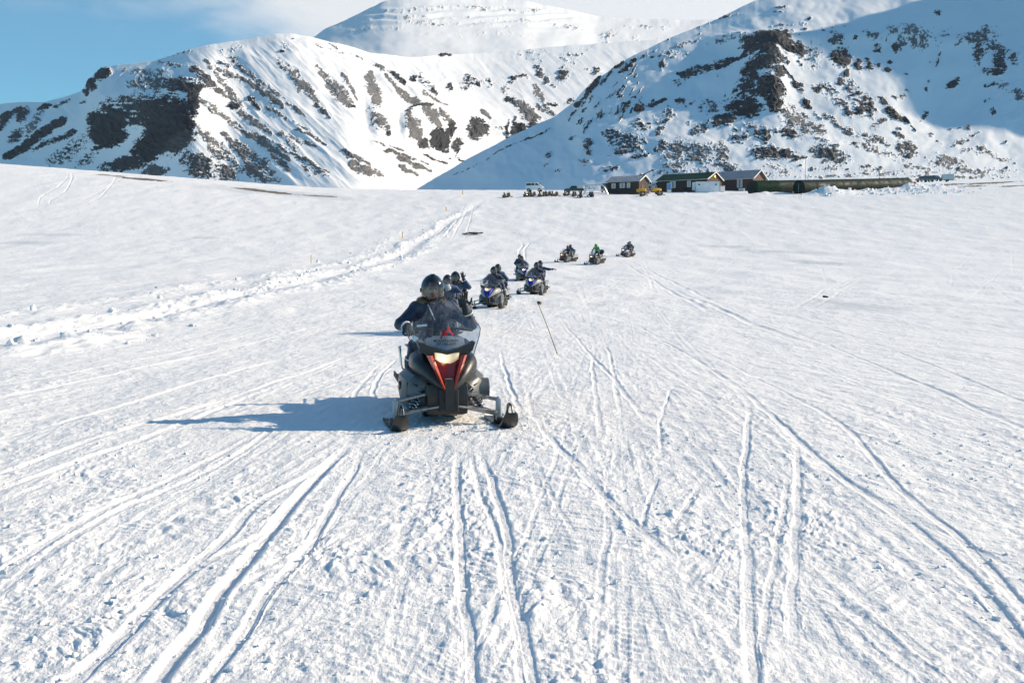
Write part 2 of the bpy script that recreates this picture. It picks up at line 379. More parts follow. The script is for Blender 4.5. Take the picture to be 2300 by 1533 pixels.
gnd = grid_mesh('snow_field', GX, GD, GZ, {'dirt': dirt, 'ice': ice}, M_SNOW)
tag(gnd, kind='structure')
def surf(X, D):
    "height of the finished snow under a point"
    i = int(np.clip(np.searchsorted(rows, D), 1, len(rows)-1)); j = int(np.clip(np.searchsorted(scol, X/D), 1, len(scol)-1))
    fd = (D-rows[i-1])/(rows[i]-rows[i-1]); fs = (X/D-scol[j-1])/(scol[j]-scol[j-1])
    return float((GZ[i-1, j-1]*(1-fs)+GZ[i-1, j]*fs)*(1-fd)+(GZ[i, j-1]*(1-fs)+GZ[i, j]*fs)*fd)
# snow behind and beside the photographer, so the place goes on
bx, bd = np.meshgrid(np.linspace(-400, 400, 81), np.linspace(-300, 3.4, 60))
bz = np.full_like(bx, -.012)+.06*fbm(bx*.1, bd*.1, 3, 500)*sstep(3, -12, bd)-.25*sstep(9.2, 14, np.abs(bx))*0
keep = grid_mesh('snow_apron', bx, bd, bz-.02, {'dirt': bx*0, 'ice': bx*0}, M_SNOW)
tag(keep, kind='structure')
# ---------------------------------------------------------------- mountains
def rock_material():
    m = bpy.data.materials.new('snow_and_basalt'); m.use_nodes = True
    N, L = nodes(m); b = N['Principled BSDF']
    tc = N.new('ShaderNodeTexCoord')
    ar = N.new('ShaderNodeAttribute'); ar.attribute_name = 'rock'
    at = N.new('ShaderNodeAttribute'); at.attribute_name = 'scree'
    mp = N.new('ShaderNodeMapping'); mp.inputs['Scale'].default_value = (1, .45, 1.3); L.new(tc.outputs['Object'], mp.inputs[0])
    n = N.new('ShaderNodeTexNoise'); n.inputs['Scale'].default_value = .42; n.inputs['Detail'].default_value = 8; n.inputs['Roughness'].default_value = .7
    L.new(mp.outputs[0], n.inputs['Vector'])
    ad = N.new('ShaderNodeMath'); ad.operation = 'MULTIPLY_ADD'; ad.inputs[1].default_value = 1.2; L.new(n.outputs['Fac'], ad.inputs[0])
    gn = N.new('ShaderNodeNewGeometry'); sx = N.new('ShaderNodeSeparateXYZ'); L.new(gn.outputs['Normal'], sx.inputs[0])
    lz = N.new('ShaderNodeMapRange'); lz.inputs[1].default_value = .72; lz.inputs[2].default_value = .97; lz.inputs[3].default_value = 0; lz.inputs[4].default_value = -.30; L.new(sx.outputs['Z'], lz.inputs[0])
    l2 = N.new('ShaderNodeMath'); l2.operation = 'ADD'; L.new(lz.outputs[0], l2.inputs[0]); L.new(ar.outputs['Fac'], l2.inputs[1]); L.new(l2.outputs[0], ad.inputs[2])
    th = N.new('ShaderNodeMapRange'); th.interpolation_type = 'SMOOTHSTEP'; th.inputs[1].default_value = .80; th.inputs[2].default_value = 1.0
    L.new(ad.outputs[0], th.inputs[0])
    n2 = N.new('ShaderNodeTexNoise'); n2.inputs['Scale'].default_value = .9; n2.inputs['Detail'].default_value = 6; L.new(mp.outputs[0], n2.inputs['Vector'])
    r1 = N.new('ShaderNodeValToRGB'); e = r1.color_ramp.elements
    e[0].position = .3; e[0].color = (.006, .008, .012, 1); e[1].position = .75; e[1].color = (.027, .030, .036, 1); L.new(n2.outputs['Fac'], r1.inputs[0])
    r2 = N.new('ShaderNodeValToRGB'); e = r2.color_ramp.elements
    e[0].position = .3; e[0].color = (.10, .096, .096, 1); e[1].position = .75; e[1].color = (.30, .29, .285, 1); L.new(n2.outputs['Fac'], r2.inputs[0])
    rc = N.new('ShaderNodeMix'); rc.data_type = 'RGBA'; L.new(at.outputs['Fac'], rc.inputs[0]); L.new(r1.outputs[0], rc.inputs[6]); L.new(r2.outputs[0], rc.inputs[7])
    mx = N.new('ShaderNodeMix'); mx.data_type = 'RGBA'; L.new(th.outputs[0], mx.inputs[0]); mx.inputs[6].default_value = (.86, .865, .875, 1); L.new(rc.outputs[2], mx.inputs[7])
    L.new(mx.outputs[2], b.inputs['Base Color']); b.inputs['Roughness'].default_value = .75; b.inputs['Specular IOR Level'].default_value = .2
    bm_ = N.new('ShaderNodeBump'); bm_.inputs['Strength'].default_value = .5; bm_.inputs['Distance'].default_value = .7
    n3 = N.new('ShaderNodeTexNoise'); n3.inputs['Scale'].default_value = .22; n3.inputs['Detail'].default_value = 8; n3.inputs['Roughness'].default_value = .6; L.new(mp.outputs[0], n3.inputs['Vector'])
    ml = N.new('ShaderNodeMath'); ml.operation = 'MULTIPLY_ADD'; ml.inputs[1].default_value = .35; mq = N.new('ShaderNodeMath'); mq.operation = 'MULTIPLY_ADD'; mq.inputs[1].default_value = .85; mq.inputs[2].default_value = .15; L.new(th.outputs[0], mq.inputs[0])
    mw = N.new('ShaderNodeMath'); mw.operation = 'MULTIPLY'; L.new(mq.outputs[0], mw.inputs[0]); L.new(n3.outputs['Fac'], mw.inputs[1])
    L.new(th.outputs[0], ml.inputs[0]); L.new(mw.outputs[0], ml.inputs[2])
    L.new(ml.outputs[0], bm_.inputs['Height']); L.new(bm_.outputs[0], b.inputs['Normal'])
    return m
M_ROCK = rock_material()
def mountain(name, px0, px1, nc, nr, crest, foot, dtab, blobs, streaks, relief, seed, back=600, base_rock=None):
    """A hill side: rows run from its foot to its crest and on down behind it."""
    px = np.linspace(px0, px1, nc)
    cr = smooth1(np.interp(px, *zip(*crest)), 15)
    ft = np.interp(px, *zip(*foot))
    t = np.linspace(0, 1, nr)
    tt = np.array([0, .25, .5, .75, 1.0])
    dcols = np.array([q[0] for q in dtab], float); dv = np.array([q[1] for q in dtab], float)
    dk = np.stack([smooth1(np.interp(px, dcols, dv[:, k]), 121) for k in range(5)], 0)
    Dm = np.empty((nr, nc))
    for k in range(4):
        s_ = (t >= tt[k]) & (t <= tt[k+1]); f = ((t[s_]-tt[k])/.25)[:, None]
        Dm[s_] = dk[k]*(1-f)+dk[k+1]*f
    kk = np.hanning(int(nr*.16)|1); kk /= kk.sum(); pad = len(kk)//2
    ext = np.concatenate([2*Dm[:1]-Dm[pad:0:-1], Dm, 2*Dm[-1:]-Dm[-2:-pad-2:-1]], 0)
    cs = np.cumsum(np.pad(ext, ((1, 0), (0, 0))), 0); wl = pad
    bx1 = (cs[wl:]-cs[:-wl])/wl; cs = np.cumsum(np.pad(bx1, ((1, 0), (0, 0))), 0); bx2 = (cs[wl:]-cs[:-wl])/wl
    off = (bx2.shape[0]-nr)//2; Dm = bx2[off:off+nr]
    PXm = np.broadcast_to(px, (nr, nc)); PYm = ft+(cr-ft)*t[:, None]+1.6*fbm(px*.03, px*0, 4, seed)[None, :]*sstep(.88, 1, t)[:, None]
    # ---- where bare rock and scree lie
    wxp = PXm+7*fbm(PXm*.045, PYm*.06, 3, seed+5); wyp = PYm+5*fbm(PXm*.045, PYm*.06, 3, seed+6)
    v = np.full((nr, nc), -.6); sc = np.zeros((nr, nc)); wsum = np.full((nr, nc), 1e-3)
    def put(val, s):
        nonlocal v, sc, wsum
        v = np.maximum(v, val); k = np.clip(val+.25, 0, 1)**2; sc = sc+k*s; wsum = wsum+k
    for (cx, cy, rx, ry, ang, st, s) in blobs:
        c, sn = math.cos(R(ang)), math.sin(R(ang)); dx = wxp-cx; dy = wyp-cy
        q = ((dx*c+dy*sn)/rx)**2+((-dx*sn+dy*c)/ry)**2
        put(np.maximum(st*(1-.75*q), -.6), s)
    for (x0, y0, x1, y1, wd, st, s) in streaks:
        ex, ey = x1-x0, y1-y0; ll = ex*ex+ey*ey
        h = np.clip(((wxp-x0)*ex+(wyp-y0)*ey)/ll, 0, 1)
        q = ((wxp-x0-h*ex)**2+(wyp-y0-h*ey)**2)/(wd*(.45+.55*np.sin(math.pi*np.clip(h*.8+.15, 0, 1))))**2
        put(np.maximum(st*(1-.55*q), -.6), s)
    if base_rock is not None: put(base_rock(PXm, PYm), .6)
    scree = np.clip(sc/wsum, 0, 1)
    nz = .55*fbm(PXm*.10, PYm*.13, 4, seed+1, .6)+.55*fbm(PXm*.3, PYm*.36, 3, seed+2, .6)
    led = fbm(PXm*.035, PYm*.22, 3, seed+8); rock = np.clip(v*.9+nz*(.62+.3*scree)-.38*sstep(.15, .55, led)*(1-scree)+.06*scree, -.4, 1.1)
    # ---- shape
    z = zpx(PYm, Dm); sc_m = Dm/F                                     # metres per photo pixel there
    rv = sstep(.25, .75, rock)
    rel = relief(PXm, PYm)*sc_m*np.minimum(sstep(0, .12, t), sstep(1.0, .9, t))[:, None]
    crag = sstep(.1, .9, rock)*(1-.7*scree)*(2.2+5.0*fbm(PXm*.05, PYm*.075, 3, seed+3, .5, True)+1.2*fbm(PXm*.16, PYm*.2, 2, seed+4))*sc_m*1.3
    drift = 1.6*fbm(PXm*.02, PYm*.035, 3, seed+7)*sc_m
    drift = drift*sstep(.02, .2, t)[:, None]; z = z+rel+drift+crag*.5; Dm2 = Dm-crag*.8
    Xm = xpx(PXm, PYm, Dm)
    # ---- far side
    nb = 26; bt = np.linspace(.04, 1, nb)[:, None]
    Db = Dm2[-1:]+back*bt; zb = z[-1:]-back*(.10*bt+.35*bt*bt); Xb = Xm[-1:]*(Db/Dm2[-1:])
    Xa = np.concatenate([Xm, Xb]); Ya = np.concatenate([Dm2, Db]); Za = np.concatenate([z, zb])
    ext = lambda a, val: np.concatenate([a, np.full((nb, nc), val)])
    o = grid_mesh(name, Xa, Ya, Za, {'rock': ext(rock, -.4), 'scree': ext(scree, 0)}, M_ROCK)
    tag(o, kind='structure')
    return o
d_, s_ = 0.0, 1.0
A_B = [(378,282,60,70,0,1.6,0),(243,287,48,46,0,1.5,0),(313,250,85,42,0,.75,.15),(331,334,42,26,-25,1.2,0),(404,190,52,22,8,1.1,.1),(433,225,18,45,8,1.2,0),(432,268,16,12,0,.9,0),
 (326,164,55,11,4,.7,1),(391,146,32,9,8,.55,.9),(340,188,52,22,0,.72,.6),(404,323,52,20,-35,.85,.5),(230,167,26,16,-35,1.2,0),(206,190,13,17,-40,1,0),(193,209,9,8,-40,.9,0),
 (52,256,17,22,10,1,.1),(122,240,7,9,0,.8,0),(35,305,24,11,-42,.9,.2),(183,232,10,5,-40,.6,0),(265,232,48,20,-10,.42,.2),(287,368,66,17,-10,1,.1),(347,386,33,15,-8,.9,.5),
 (449,373,46,28,25,.72,.35),(508,392,30,26,10,.8,.55),(493,355,13,16,30,.7,.4),(150,345,62,20,-42,.36,.1),(195,362,40,14,-40,.42,.1),(219,334,12,8,0,.8,0),(90,310,60,12,-42,.35,.2),
 (530,240,22,8,8,1,.1),(928,180,12,12,0,.9,0),(1009,190,9,24,0,.62,.1),(1050,185,17,20,0,.72,.1),(1071,188,9,12,0,.7,0),(1097,188,17,11,0,.5,.1),(1152,180,12,6,-15,.9,0),(1136,203,7,14,10,.5,1),
 (1139,224,9,7,0,.8,0),(1155,230,7,14,-15,.6,.7),(945,243,31,4.5,-3,1,0),(918,250,9,5,0,1,0),(850,240,26,4,3,.6,.3),(790,237,8,4,0,.7,0),(870,301,9,6,10,.8,.1),(949,313,14,14,0,1,.1),
 (988,305,26,17,0,1.5,0),(1014,290,10,12,0,1,0),(1030,316,14,18,10,.9,.1),(1003,324,10,6,0,.7,.1),(1075,290,23,25,10,.9,.2),(1129,292,18,10,-10,.6,.1),(1157,284,8,25,10,1,.1),
 (607,404,32,8,0,.6,.8),(636,117,10,5,15,.8,0),(642,108,18,8,25,.35,.8),(977,117,16,4,8,.8,0),(998,122,22,5,5,.9,0),(951,112,8,2.5,0,.7,0),(520,111,30,7,-15,.35,.3),(522,130,14,6,15,.8,0),
 (538,145,11,7,30,.75,0),(504,140,18,8,20,.5,.2),(417,117,50,4,-12,.35,.5),(467,107,13,3,-8,.75,0),(1167,174,28,5,-6,.9,.1),(1266,168,17,21,20,.85,.1),(1340,163,15,10,-15,.7,.1),(1315,159,8,4,0,.7,.1),
 (1280,225,13,8,-30,.8,.1),(1240,236,22,5,5,.9,.1),(1167,288,18,16,0,1.3,0),(1200,280,14,10,-30,1.1,0),(1141,290,5,20,0,1,0),(1272,138,28,12,20,.38,.4),(1180,120,40,14,20,.28,1),(1155,110,60,9,5,.24,.7),
 (1300,120,40,8,-20,.3,.3)]
A_S = [(438,157,496,209,12,.95,.35),(496,209,535,232,8,.7,.8),(141,269,10,358,11,1.1,.05),(167,295,85,335,7,.7,.1),(0,262,46,243,6,.9,.1),(86,248,115,235,5,.9,.05),(-5,288,26,256,9,.9,.1),(60,300,95,255,9,.5,.9),
 (157,227,120,242,4,.7,.2),(465,140,545,243,7,.7,.9),(490,153,560,190,8,.75,.8),(540,155,640,226,5,.7,1),(560,188,633,240,9,.9,.75),(560,219,583,243,6,.8,.1),(620,136,662,172,8,.55,1),(660,170,712,230,13,.85,.9),
 (709,235,740,268,5,.85,.5),(649,237,690,263,4,.7,.8),(711,154,745,188,7,.6,1),(743,188,782,232,14,.9,1),(766,167,800,219,5.5,.85,.95),(829,172,847,230,14,.95,1),(865,170,896,206,6,.85,.9),(896,206,946,237,10,.9,.85),
 (836,149,881,164,5,.6,.7),(881,166,909,190,7,1,.05),(946,170,980,211,9,.65,.1),(949,206,1006,243,4,.6,1),(838,256,868,290,11,.85,.8),(918,262,940,303,15,.9,.75),(959,250,988,282,12,.9,.9),(985,255,1018,283,6,.7,.8),
 (1084,253,1103,271,5,.8,1),(560,266,610,302,8,.8,.95),(630,300,670,339,9,.6,1),(643,302,709,328,5,.6,.9),(565,305,650,360,9,.8,.8),(628,331,742,386,5,.7,.6),(607,347,650,383,8,.75,.7),(680,373,737,396,9,.6,.9),
 (659,290,714,308,3.5,.7,.8),(706,310,735,323,4,.7,.8),(769,342,831,368,6,.8,.7),(787,368,855,394,10,.8,.85),(839,316,865,329,3.5,.8,.7),(860,336,964,368,3,.7,.5),(896,355,967,386,5.5,.8,.6),(900,373,936,396,6,.75,.7),
 (560,342,610,389,13,.7,.6),(560,368,586,399,16,.85,.6),(951,337,1003,365,3,.8,.2),(880,330,905,340,3,.7,.5),(450,220,560,310,7,.6,.9),(500,300,590,370,9,.7,.7),(440,290,520,350,8,.55,.8),(540,255,607,300,8,.75,1),
 (470,330,560,390,9,.5,.7),(520,330,600,400,7,.6,.7),(590,310,660,340,4,.5,.8),(600,240,690,290,4,.45,.8),(1203,148,1243,197,9,.7,.2),(1200,190,1225,230,8,.7,1),(1165,235,1205,268,14,.85,.8),(1210,235,1245,258,6,.7,.9),
 (1148,222,1162,242,6,.85,.2),(640,82,790,125,2.5,.25,1),(735,96,840,150,3,.35,.9),(1020,345,1050,365,3,.6,.2),(1010,350,1035,330,2.5,.7,.1),(1285,250,1310,240,2,.6,.1)]
A_crest = [(-500,262),(-200,250),(-60,240),(0,234),(60,228),(100,230),(150,216),(180,207),(195,190),(207,170),(222,155),(250,147),(300,142),(340,138),(390,123),(440,108),(480,98),(540,91),(580,82),(620,77),(650,76),(690,80),(712,86),(760,98),(830,118),(920,128),(1000,122),(1100,118),(1200,110),(1300,100),(1480,90),(1700,90)]
A_d = [(-500,(1300,1340,1380,1430,1510)),(0,(960,1000,1040,1080,1150)),(200,(830,865,890,925,1000)),(330,(755,785,800,830,960)),(430,(705,735,752,800,930)),(520,(712,755,803,860,945)),(650,(688,735,795,862,955)),
 (800,(676,726,790,868,985)),(950,(745,795,855,930,1055)),(1050,(830,872,920,985,1130)),(1150,(860,905,950,1010,1160)),(1300,(880,930,980,1040,1190)),(1700,(920,980,1040,1110,1270))]
def A_relief(px, py):
    w_ = sstep(340, 470, px)
    n1 = fbm((px-py)*.022+2, (px+py)*.005, 3, 700, .5, True); n2 = fbm((px+py*.9)*.025, (px-py)*.006, 3, 705, .5, True)
    n3 = fbm((px-py*1.1)*.07, (px+py)*.012, 3, 708)
    r = ((w_*n1+(1-w_)*n2)*3.6+n3*.9+3*fbm(px*.02, py*.02, 2, 712))*(1-.6*sstep(900, 1000, px))
    gul = -14*np.exp(-((px-810-(py-215)*.25)/16)**2)*sstep(200, 240, py)*sstep(330, 270, py)    # snow gullies between the scree ribs
    gul = gul-10*np.exp(-((px-893-(py-250)*.1)/12)**2)*sstep(240, 265, py)*sstep(330, 290, py)
    bowl = -16*np.exp(-((px-990)/60)**2-((py-320)/38)**2)
    clf = 9*sstep(305, 292, py)*np.exp(-((px-1000)/110)**2)*sstep(225, 250, py)
    return r+gul+bowl+clf
mountain('left_mountain', -500, 1500, 1500, 400, A_crest, [(-500,420),(0,400),(400,425),(800,440),(1500,450)], A_d, A_B, A_S, A_relief, 900)
B_B = [(1581,55,20,4,-15,.6,.2),(1627,40,26,3.5,-12,.6,.4),(1648,92,42,7,-8,.45,.8),(1702,85,42,9,-5,.6,.6),(1500,125,22,8,-8,.5,.5),(1488,146,8,14,10,.8,.1),(1536,125,14,8,0,.5,.5),(1527,184,13,9,0,.5,.2),(1527,170,5,5,0,.8,0),
 (1437,243,14,12,0,1.1,0),(1528,225,11,9,-20,1,.1),(1557,228,15,5,-35,.6,.2),(1397,243,11,5,-35,.5,.1),(1500,255,12,18,10,.75,.3),(1485,283,12,25,12,.7,.4),(1440,289,23,9,5,.85,.2),(1325,325,14,13,-20,.75,.25),
 (1322,342,6,9,0,.8,.1),(1378,310,19,14,15,.75,.2),(1413,328,36,24,-10,.72,.35),(1400,345,22,9,0,.8,.1),(1313,361,13,6,15,.75,.2),(1488,335,23,14,-10,.72,.3),(1437,356,19,7,-15,.75,.2),(1368,380,18,7,-10,.7,.3),(1230,350,11,3.5,-30,.7,.2),
 (1223,367,11,4,-35,.7,.2),(1284,310,9,3,-25,.6,.3),(1595,240,26,15,-15,.65,.5),(1622,270,29,15,-12,1,.2),(1573,290,24,11,-32,.7,.5),(1635,225,42,7,-5,.5,.4),(1670,246,37,19,8,1.15,.05),(1688,170,20,25,0,1.1,.05),(1675,205,26,25,0,.75,.1),
 (1725,150,30,26,0,1.1,.1),(1718,112,46,27,0,1.15,.05),(1728,215,30,26,20,1.2,.05),(1728,242,18,11,0,.9,.1),(1520,345,31,20,-35,.72,.75),(1568,353,42,24,12,.68,.8),(1616,350,18,27,-15,.66,.7),(1627,378,32,13,12,.75,.6),
 (1515,372,32,11,-15,.65,.6),(1515,388,26,5,-10,.6,.6),(1664,308,26,13,-20,.75,.2),(1690,285,22,9,15,.6,.7),(1715,303,23,13,12,.9,.2),(1726,345,42,15,5,.9,.2),(1755,93,26,20,0,1.1,.1),(1759,116,30,18,10,1.2,0),(1794,120,12,18,-10,.9,.1),
 (1740,155,14,15,0,.8,.4),(1750,182,15,15,20,.9,.2),(1725,222,20,16,20,1.1,.05),(1735,243,27,13,25,1.1,.05),(1794,203,14,10,15,1,.1),(1812,233,11,8,15,1,.1),(1877,92,15,13,0,.75,.5),(1889,130,21,21,10,1.2,.1),(1873,77,18,7,0,.6,.6),
 (1898,170,6,12,15,.9,.1),(1888,187,12,9,-15,.7,.4),(1927,145,7,16,0,1,.1),(1950,142,8,15,-10,.9,.1),(1968,147,11,7,0,.7,.2),(1994,156,7,8,0,1,.1),(1998,137,7,5,0,.8,.1),(1828,118,19,16,0,.42,.2),(1826,142,14,21,-10,.45,.2),(1801,150,5,11,-20,.6,.1),
 (1957,83,28,13,10,.65,.7),(1970,112,9,9,0,.85,.1),(2010,110,7,7,0,.85,.1),(2035,85,54,20,8,.5,.9),(2064,102,22,9,-5,.6,.6),(2122,86,20,6,0,.35,.4),(2195,83,44,14,-15,.7,.6),(2197,118,14,20,15,.75,.3),(2243,134,15,22,-10,1,.2),(2235,160,16,9,10,.85,.1),
 (2213,153,9,6,-15,.75,.2),(2278,134,13,10,20,.7,.2),(2235,105,26,14,15,.65,.6),(2139,176,16,8,-30,1,.1),(1834,203,12,10,20,.85,.2),(1860,200,22,11,15,.55,.3),(1914,208,25,17,40,.68,.2),(1940,232,31,20,42,.68,.2),(1887,235,27,11,25,.62,.3),
 (1903,251,13,11,30,.8,.2),(1927,249,14,12,40,.85,.1),(2008,254,20,8,30,1,.1),(2029,262,9,7,40,1,.05),(1903,294,14,9,20,.8,.4),(1788,267,22,24,25,.7,.85),(1807,286,42,15,18,.72,.8),(1842,292,14,9,20,.95,.2),(1716,303,19,13,12,.9,.2),(1778,305,30,9,10,.95,.2),
 (1946,308,24,11,20,.6,.6),(1980,313,22,7,28,.65,.6),(1968,337,48,11,15,.62,.7),(1922,321,15,4,15,.65,.4),(2034,330,20,22,15,.78,.5),(2018,297,15,6,25,.8,.3),(1986,270,11,8,10,.65,.5),(1965,281,13,7,-25,.6,.6),(1743,345,47,13,3,.88,.25),
 (1868,350,42,17,12,.8,.35),(1840,320,24,4.5,15,.65,.7),(1794,358,19,5,-8,.9,.1),(1745,382,37,9,5,.5,1),(1866,380,32,5,-5,.5,.9),(1946,372,15,5,5,.65,.6),(1970,380,13,4,-15,.7,.5),(2128,366,42,12,10,.62,.9),(2168,383,48,7,5,.55,.9),(2100,388,42,4,0,.42,.9),
 (2224,345,13,4,8,.65,.6),(2250,356,22,5,10,.35,.8),(2173,280,8,10,20,.7,.6),(2184,300,13,4,-20,.7,.6),(2160,318,15,9,-15,.72,.6),(2171,337,17,5,-8,.7,.5),(2203,334,10,10,0,.65,.6),(2077,243,7,11,15,.85,.2),(2227,249,6,10,-10,.85,.1),(2106,27,11,8,10,.65,.2),
 (2224,187,11,4,-10,.8,.2),(2254,195,20,11,30,.62,.4),(2286,214,15,11,20,.7,.5),(2015,215,9,6,0,.4,.4),(1756,58,24,4,-4,.6,.5),(1807,57,14,4,0,.5,.6),(1817,45,8,2.5,-10,.8,.2),(1753,18,16,2,-3,.7,.3),(1751,28,16,2,0,.6,.3),(1898,60,8,2,0,.6,.4),
 (2100,60,40,3,5,.3,.4),(1560,395,60,5,0,.3,.8),(1950,392,60,3,0,.45,.9),(2040,398,60,3,0,.45,.9),(1250,382,12,3,-20,.4,.3),(1700,396,60,6,0,.55,.95),(1580,392,70,6,3,.5,.9),(1480,388,40,5,-5,.45,.9),(1990,385,50,6,5,.55,.95),(1890,396,45,4,0,.55,.95),(2050,375,30,5,8,.5,.95),(2200,398,60,4,0,.5,.95),(2250,385,40,4,4,.4,.95),(1810,395,50,4,0,.4,.9)]
B_S = [(1510,107,1567,94,4,.65,1),(1535,170,1600,150,11,.8,.15),(1590,152,1668,132,12,.85,.1),(1372,155,1400,138,7,.95,.05),(1393,162,1426,134,6,.9,.05),(1315,215,1350,170,8,.95,.05),(1350,192,1375,160,4,.85,.05),(1412,170,1430,145,4,.8,.05),
 (1290,240,1311,222,5,.9,.05),(1275,272,1295,250,2.5,.8,.05),(1450,238,1496,220,5,.9,.1),(1762,168,1790,195,3,.9,.1),(2098,142,2112,120,2.5,.8,.1),(1970,216,2056,282,6,.85,.15),(1850,252,1892,290,6,.75,.5),(1440,130,1480,108,3,.5,.3),
 (1164,320,1240,286,1.6,.7,.1),(1090,358,1160,322,1.4,.6,.2),(1010,392,1080,365,1.3,.5,.2),(1830,246,1850,270,2.2,.7,.2)]
rng = random.Random(5)
for i in range(46):
    x = rng.uniform(1300, 1445); y = 330-(x-1150)*.52+rng.uniform(-22, 55); ll = rng.uniform(8, 24)
    B_S.append((x, y, x-ll*.62, y+ll*.85, rng.uniform(1.4, 3.0), rng.uniform(.55, .85), .05))
for i in range(150):
    x = rng.uniform(1330, 2320); y = rng.uniform(60, 395); r_ = rng.uniform(1.5, 4.5)
    B_B.append((x, y, r_*rng.uniform(1, 1.8), r_, rng.uniform(-30, 40), rng.uniform(.5, .8), rng.uniform(0, .5)))
B_crest = [(880,445),(930,428),(960,410),(1000,386),(1060,352),(1130,316),(1200,281),(1245,262),(1290,228),(1310,205),(1330,185),(1380,150),(1430,122),(1480,95),(1530,75),(1570,60),(1620,38),(1660,18),(1690,4),(1740,-15),(1900,-60),(2050,-120),(2300,-160),(2600,-225),(2700,-255),(2970,-420),(3200,-600),(3400,-760)]
B_d = [(880,(620,642,664,686,706)),(1000,(560,586,614,646,680)),(1100,(518,548,582,626,680)),(1300,(452,490,545,612,700)),(1500,(430,474,536,620,740)),(1700,(420,470,530,610,770)),(1900,(420,475,540,620,790)),(2100,(425,485,555,650,830)),(2300,(430,495,570,670,860)),
 (2600,(440,488,548,640,830)),(2900,(440,474,522,596,760)),(3400,(440,468,515,585,740))]
def B_relief(px, py):
    n = fbm(px*.010, py*.016, 2, 720)*6+fbm(px*.04, py*.05, 2, 722)*1.6
    spur = 22*np.exp(-((px-1730-(py-200)*.02)/55)**2)*sstep(75, 110, py)*sstep(330, 200, py)
    bench = 10*np.exp(-((py-(88+.03*np.abs(px-1800)))/16)**2)*sstep(1540, 1650, px)*sstep(2260, 2120, px)
    hollow = -20*np.exp(-((px-2110)/85)**2-((py-230)/80)**2)
    knob = 14*np.exp(-((px-2040)/45)**2-((py-78)/16)**2)+9*np.exp(-((px-1590)/60)**2-((py-335)/28)**2)+8*np.exp(-((px-1410)/40)**2-((py-305)/22)**2)+8*np.exp(-((px-1870)/50)**2-((py-335)/22)**2)
    return n+spur+bench+hollow+knob
B_B = [(a,b,c*(1.22 if s_<.5 else 1.3),d*(1.2 if s_<.5 else 1.25),e,f,g) for a,b,c,d,e,f,g in B_B for s_ in (g,)]
mountain('right_mountain', 880, 3400, 1900, 440, B_crest, [(880,470),(1100,455),(1400,445),(1800,430),(2300,425),(3400,425)], B_d, B_B, B_S, B_relief, 940, back=500)
C_B = [(1000,52,150,6,2,.35,.7),(930,22,90,5,-4,.28,.8),(1100,20,170,5,2,.4,.6),(1180,48,80,7,4,.3,.5),(860,62,70,8,-5,.25,.8),(1285,62,32,8,8,.5,.1),(1367,78,26,12,0,.55,.1),(1450,63,66,7,0,.4,.2),(1420,90,24,8,0,.35,.2),(1500,90,60,6,-5,.25,.3),
 (1050,75,120,6,0,.2,.5),(960,40,90,5,0,.35,.7),(1350,100,40,8,-20,.3,.3)]
C_crest = [(500,150),(640,100),(705,84),(722,70),(745,58),(770,48),(800,34),(830,18),(860,4),(900,-6),(960,-10),(1050,-4),(1130,0),(1180,2),(1240,14),(1290,24),(1340,36),(1450,44),(1560,46),(1700,40),(1900,40)]
C_d = [(500,(1500,1650,1850,2100,2500)),(900,(1500,1700,2000,2300,2600)),(1300,(1550,1800,2100,2500,2900)),(1900,(1600,1900,2300,2700,3100))]
def C_relief(px, py):
    led = 1.7*np.sin(py*.42+.02*px+1.5*vn(px*.02, py*.05, 731))*np.exp(-((py-38)/26)**2)*sstep(760, 900, px)*sstep(1330, 1250, px)
    return fbm(px*.010, py*.02, 2, 730)*4+led
mountain('far_dome', 500, 1900, 700, 170, C_crest, [(500,240),(1900,220)], C_d, C_B, [], C_relief, 960, back=1500)
far_x, far_d = np.meshgrid(np.linspace(-3100, 3100, 60), np.linspace(560, 4500, 50))
tag(grid_mesh('far_snow_plain', far_x, far_d, -6+far_x*0, {'dirt': far_x*0, 'ice': far_x*0}, M_SNOW), kind='structure')
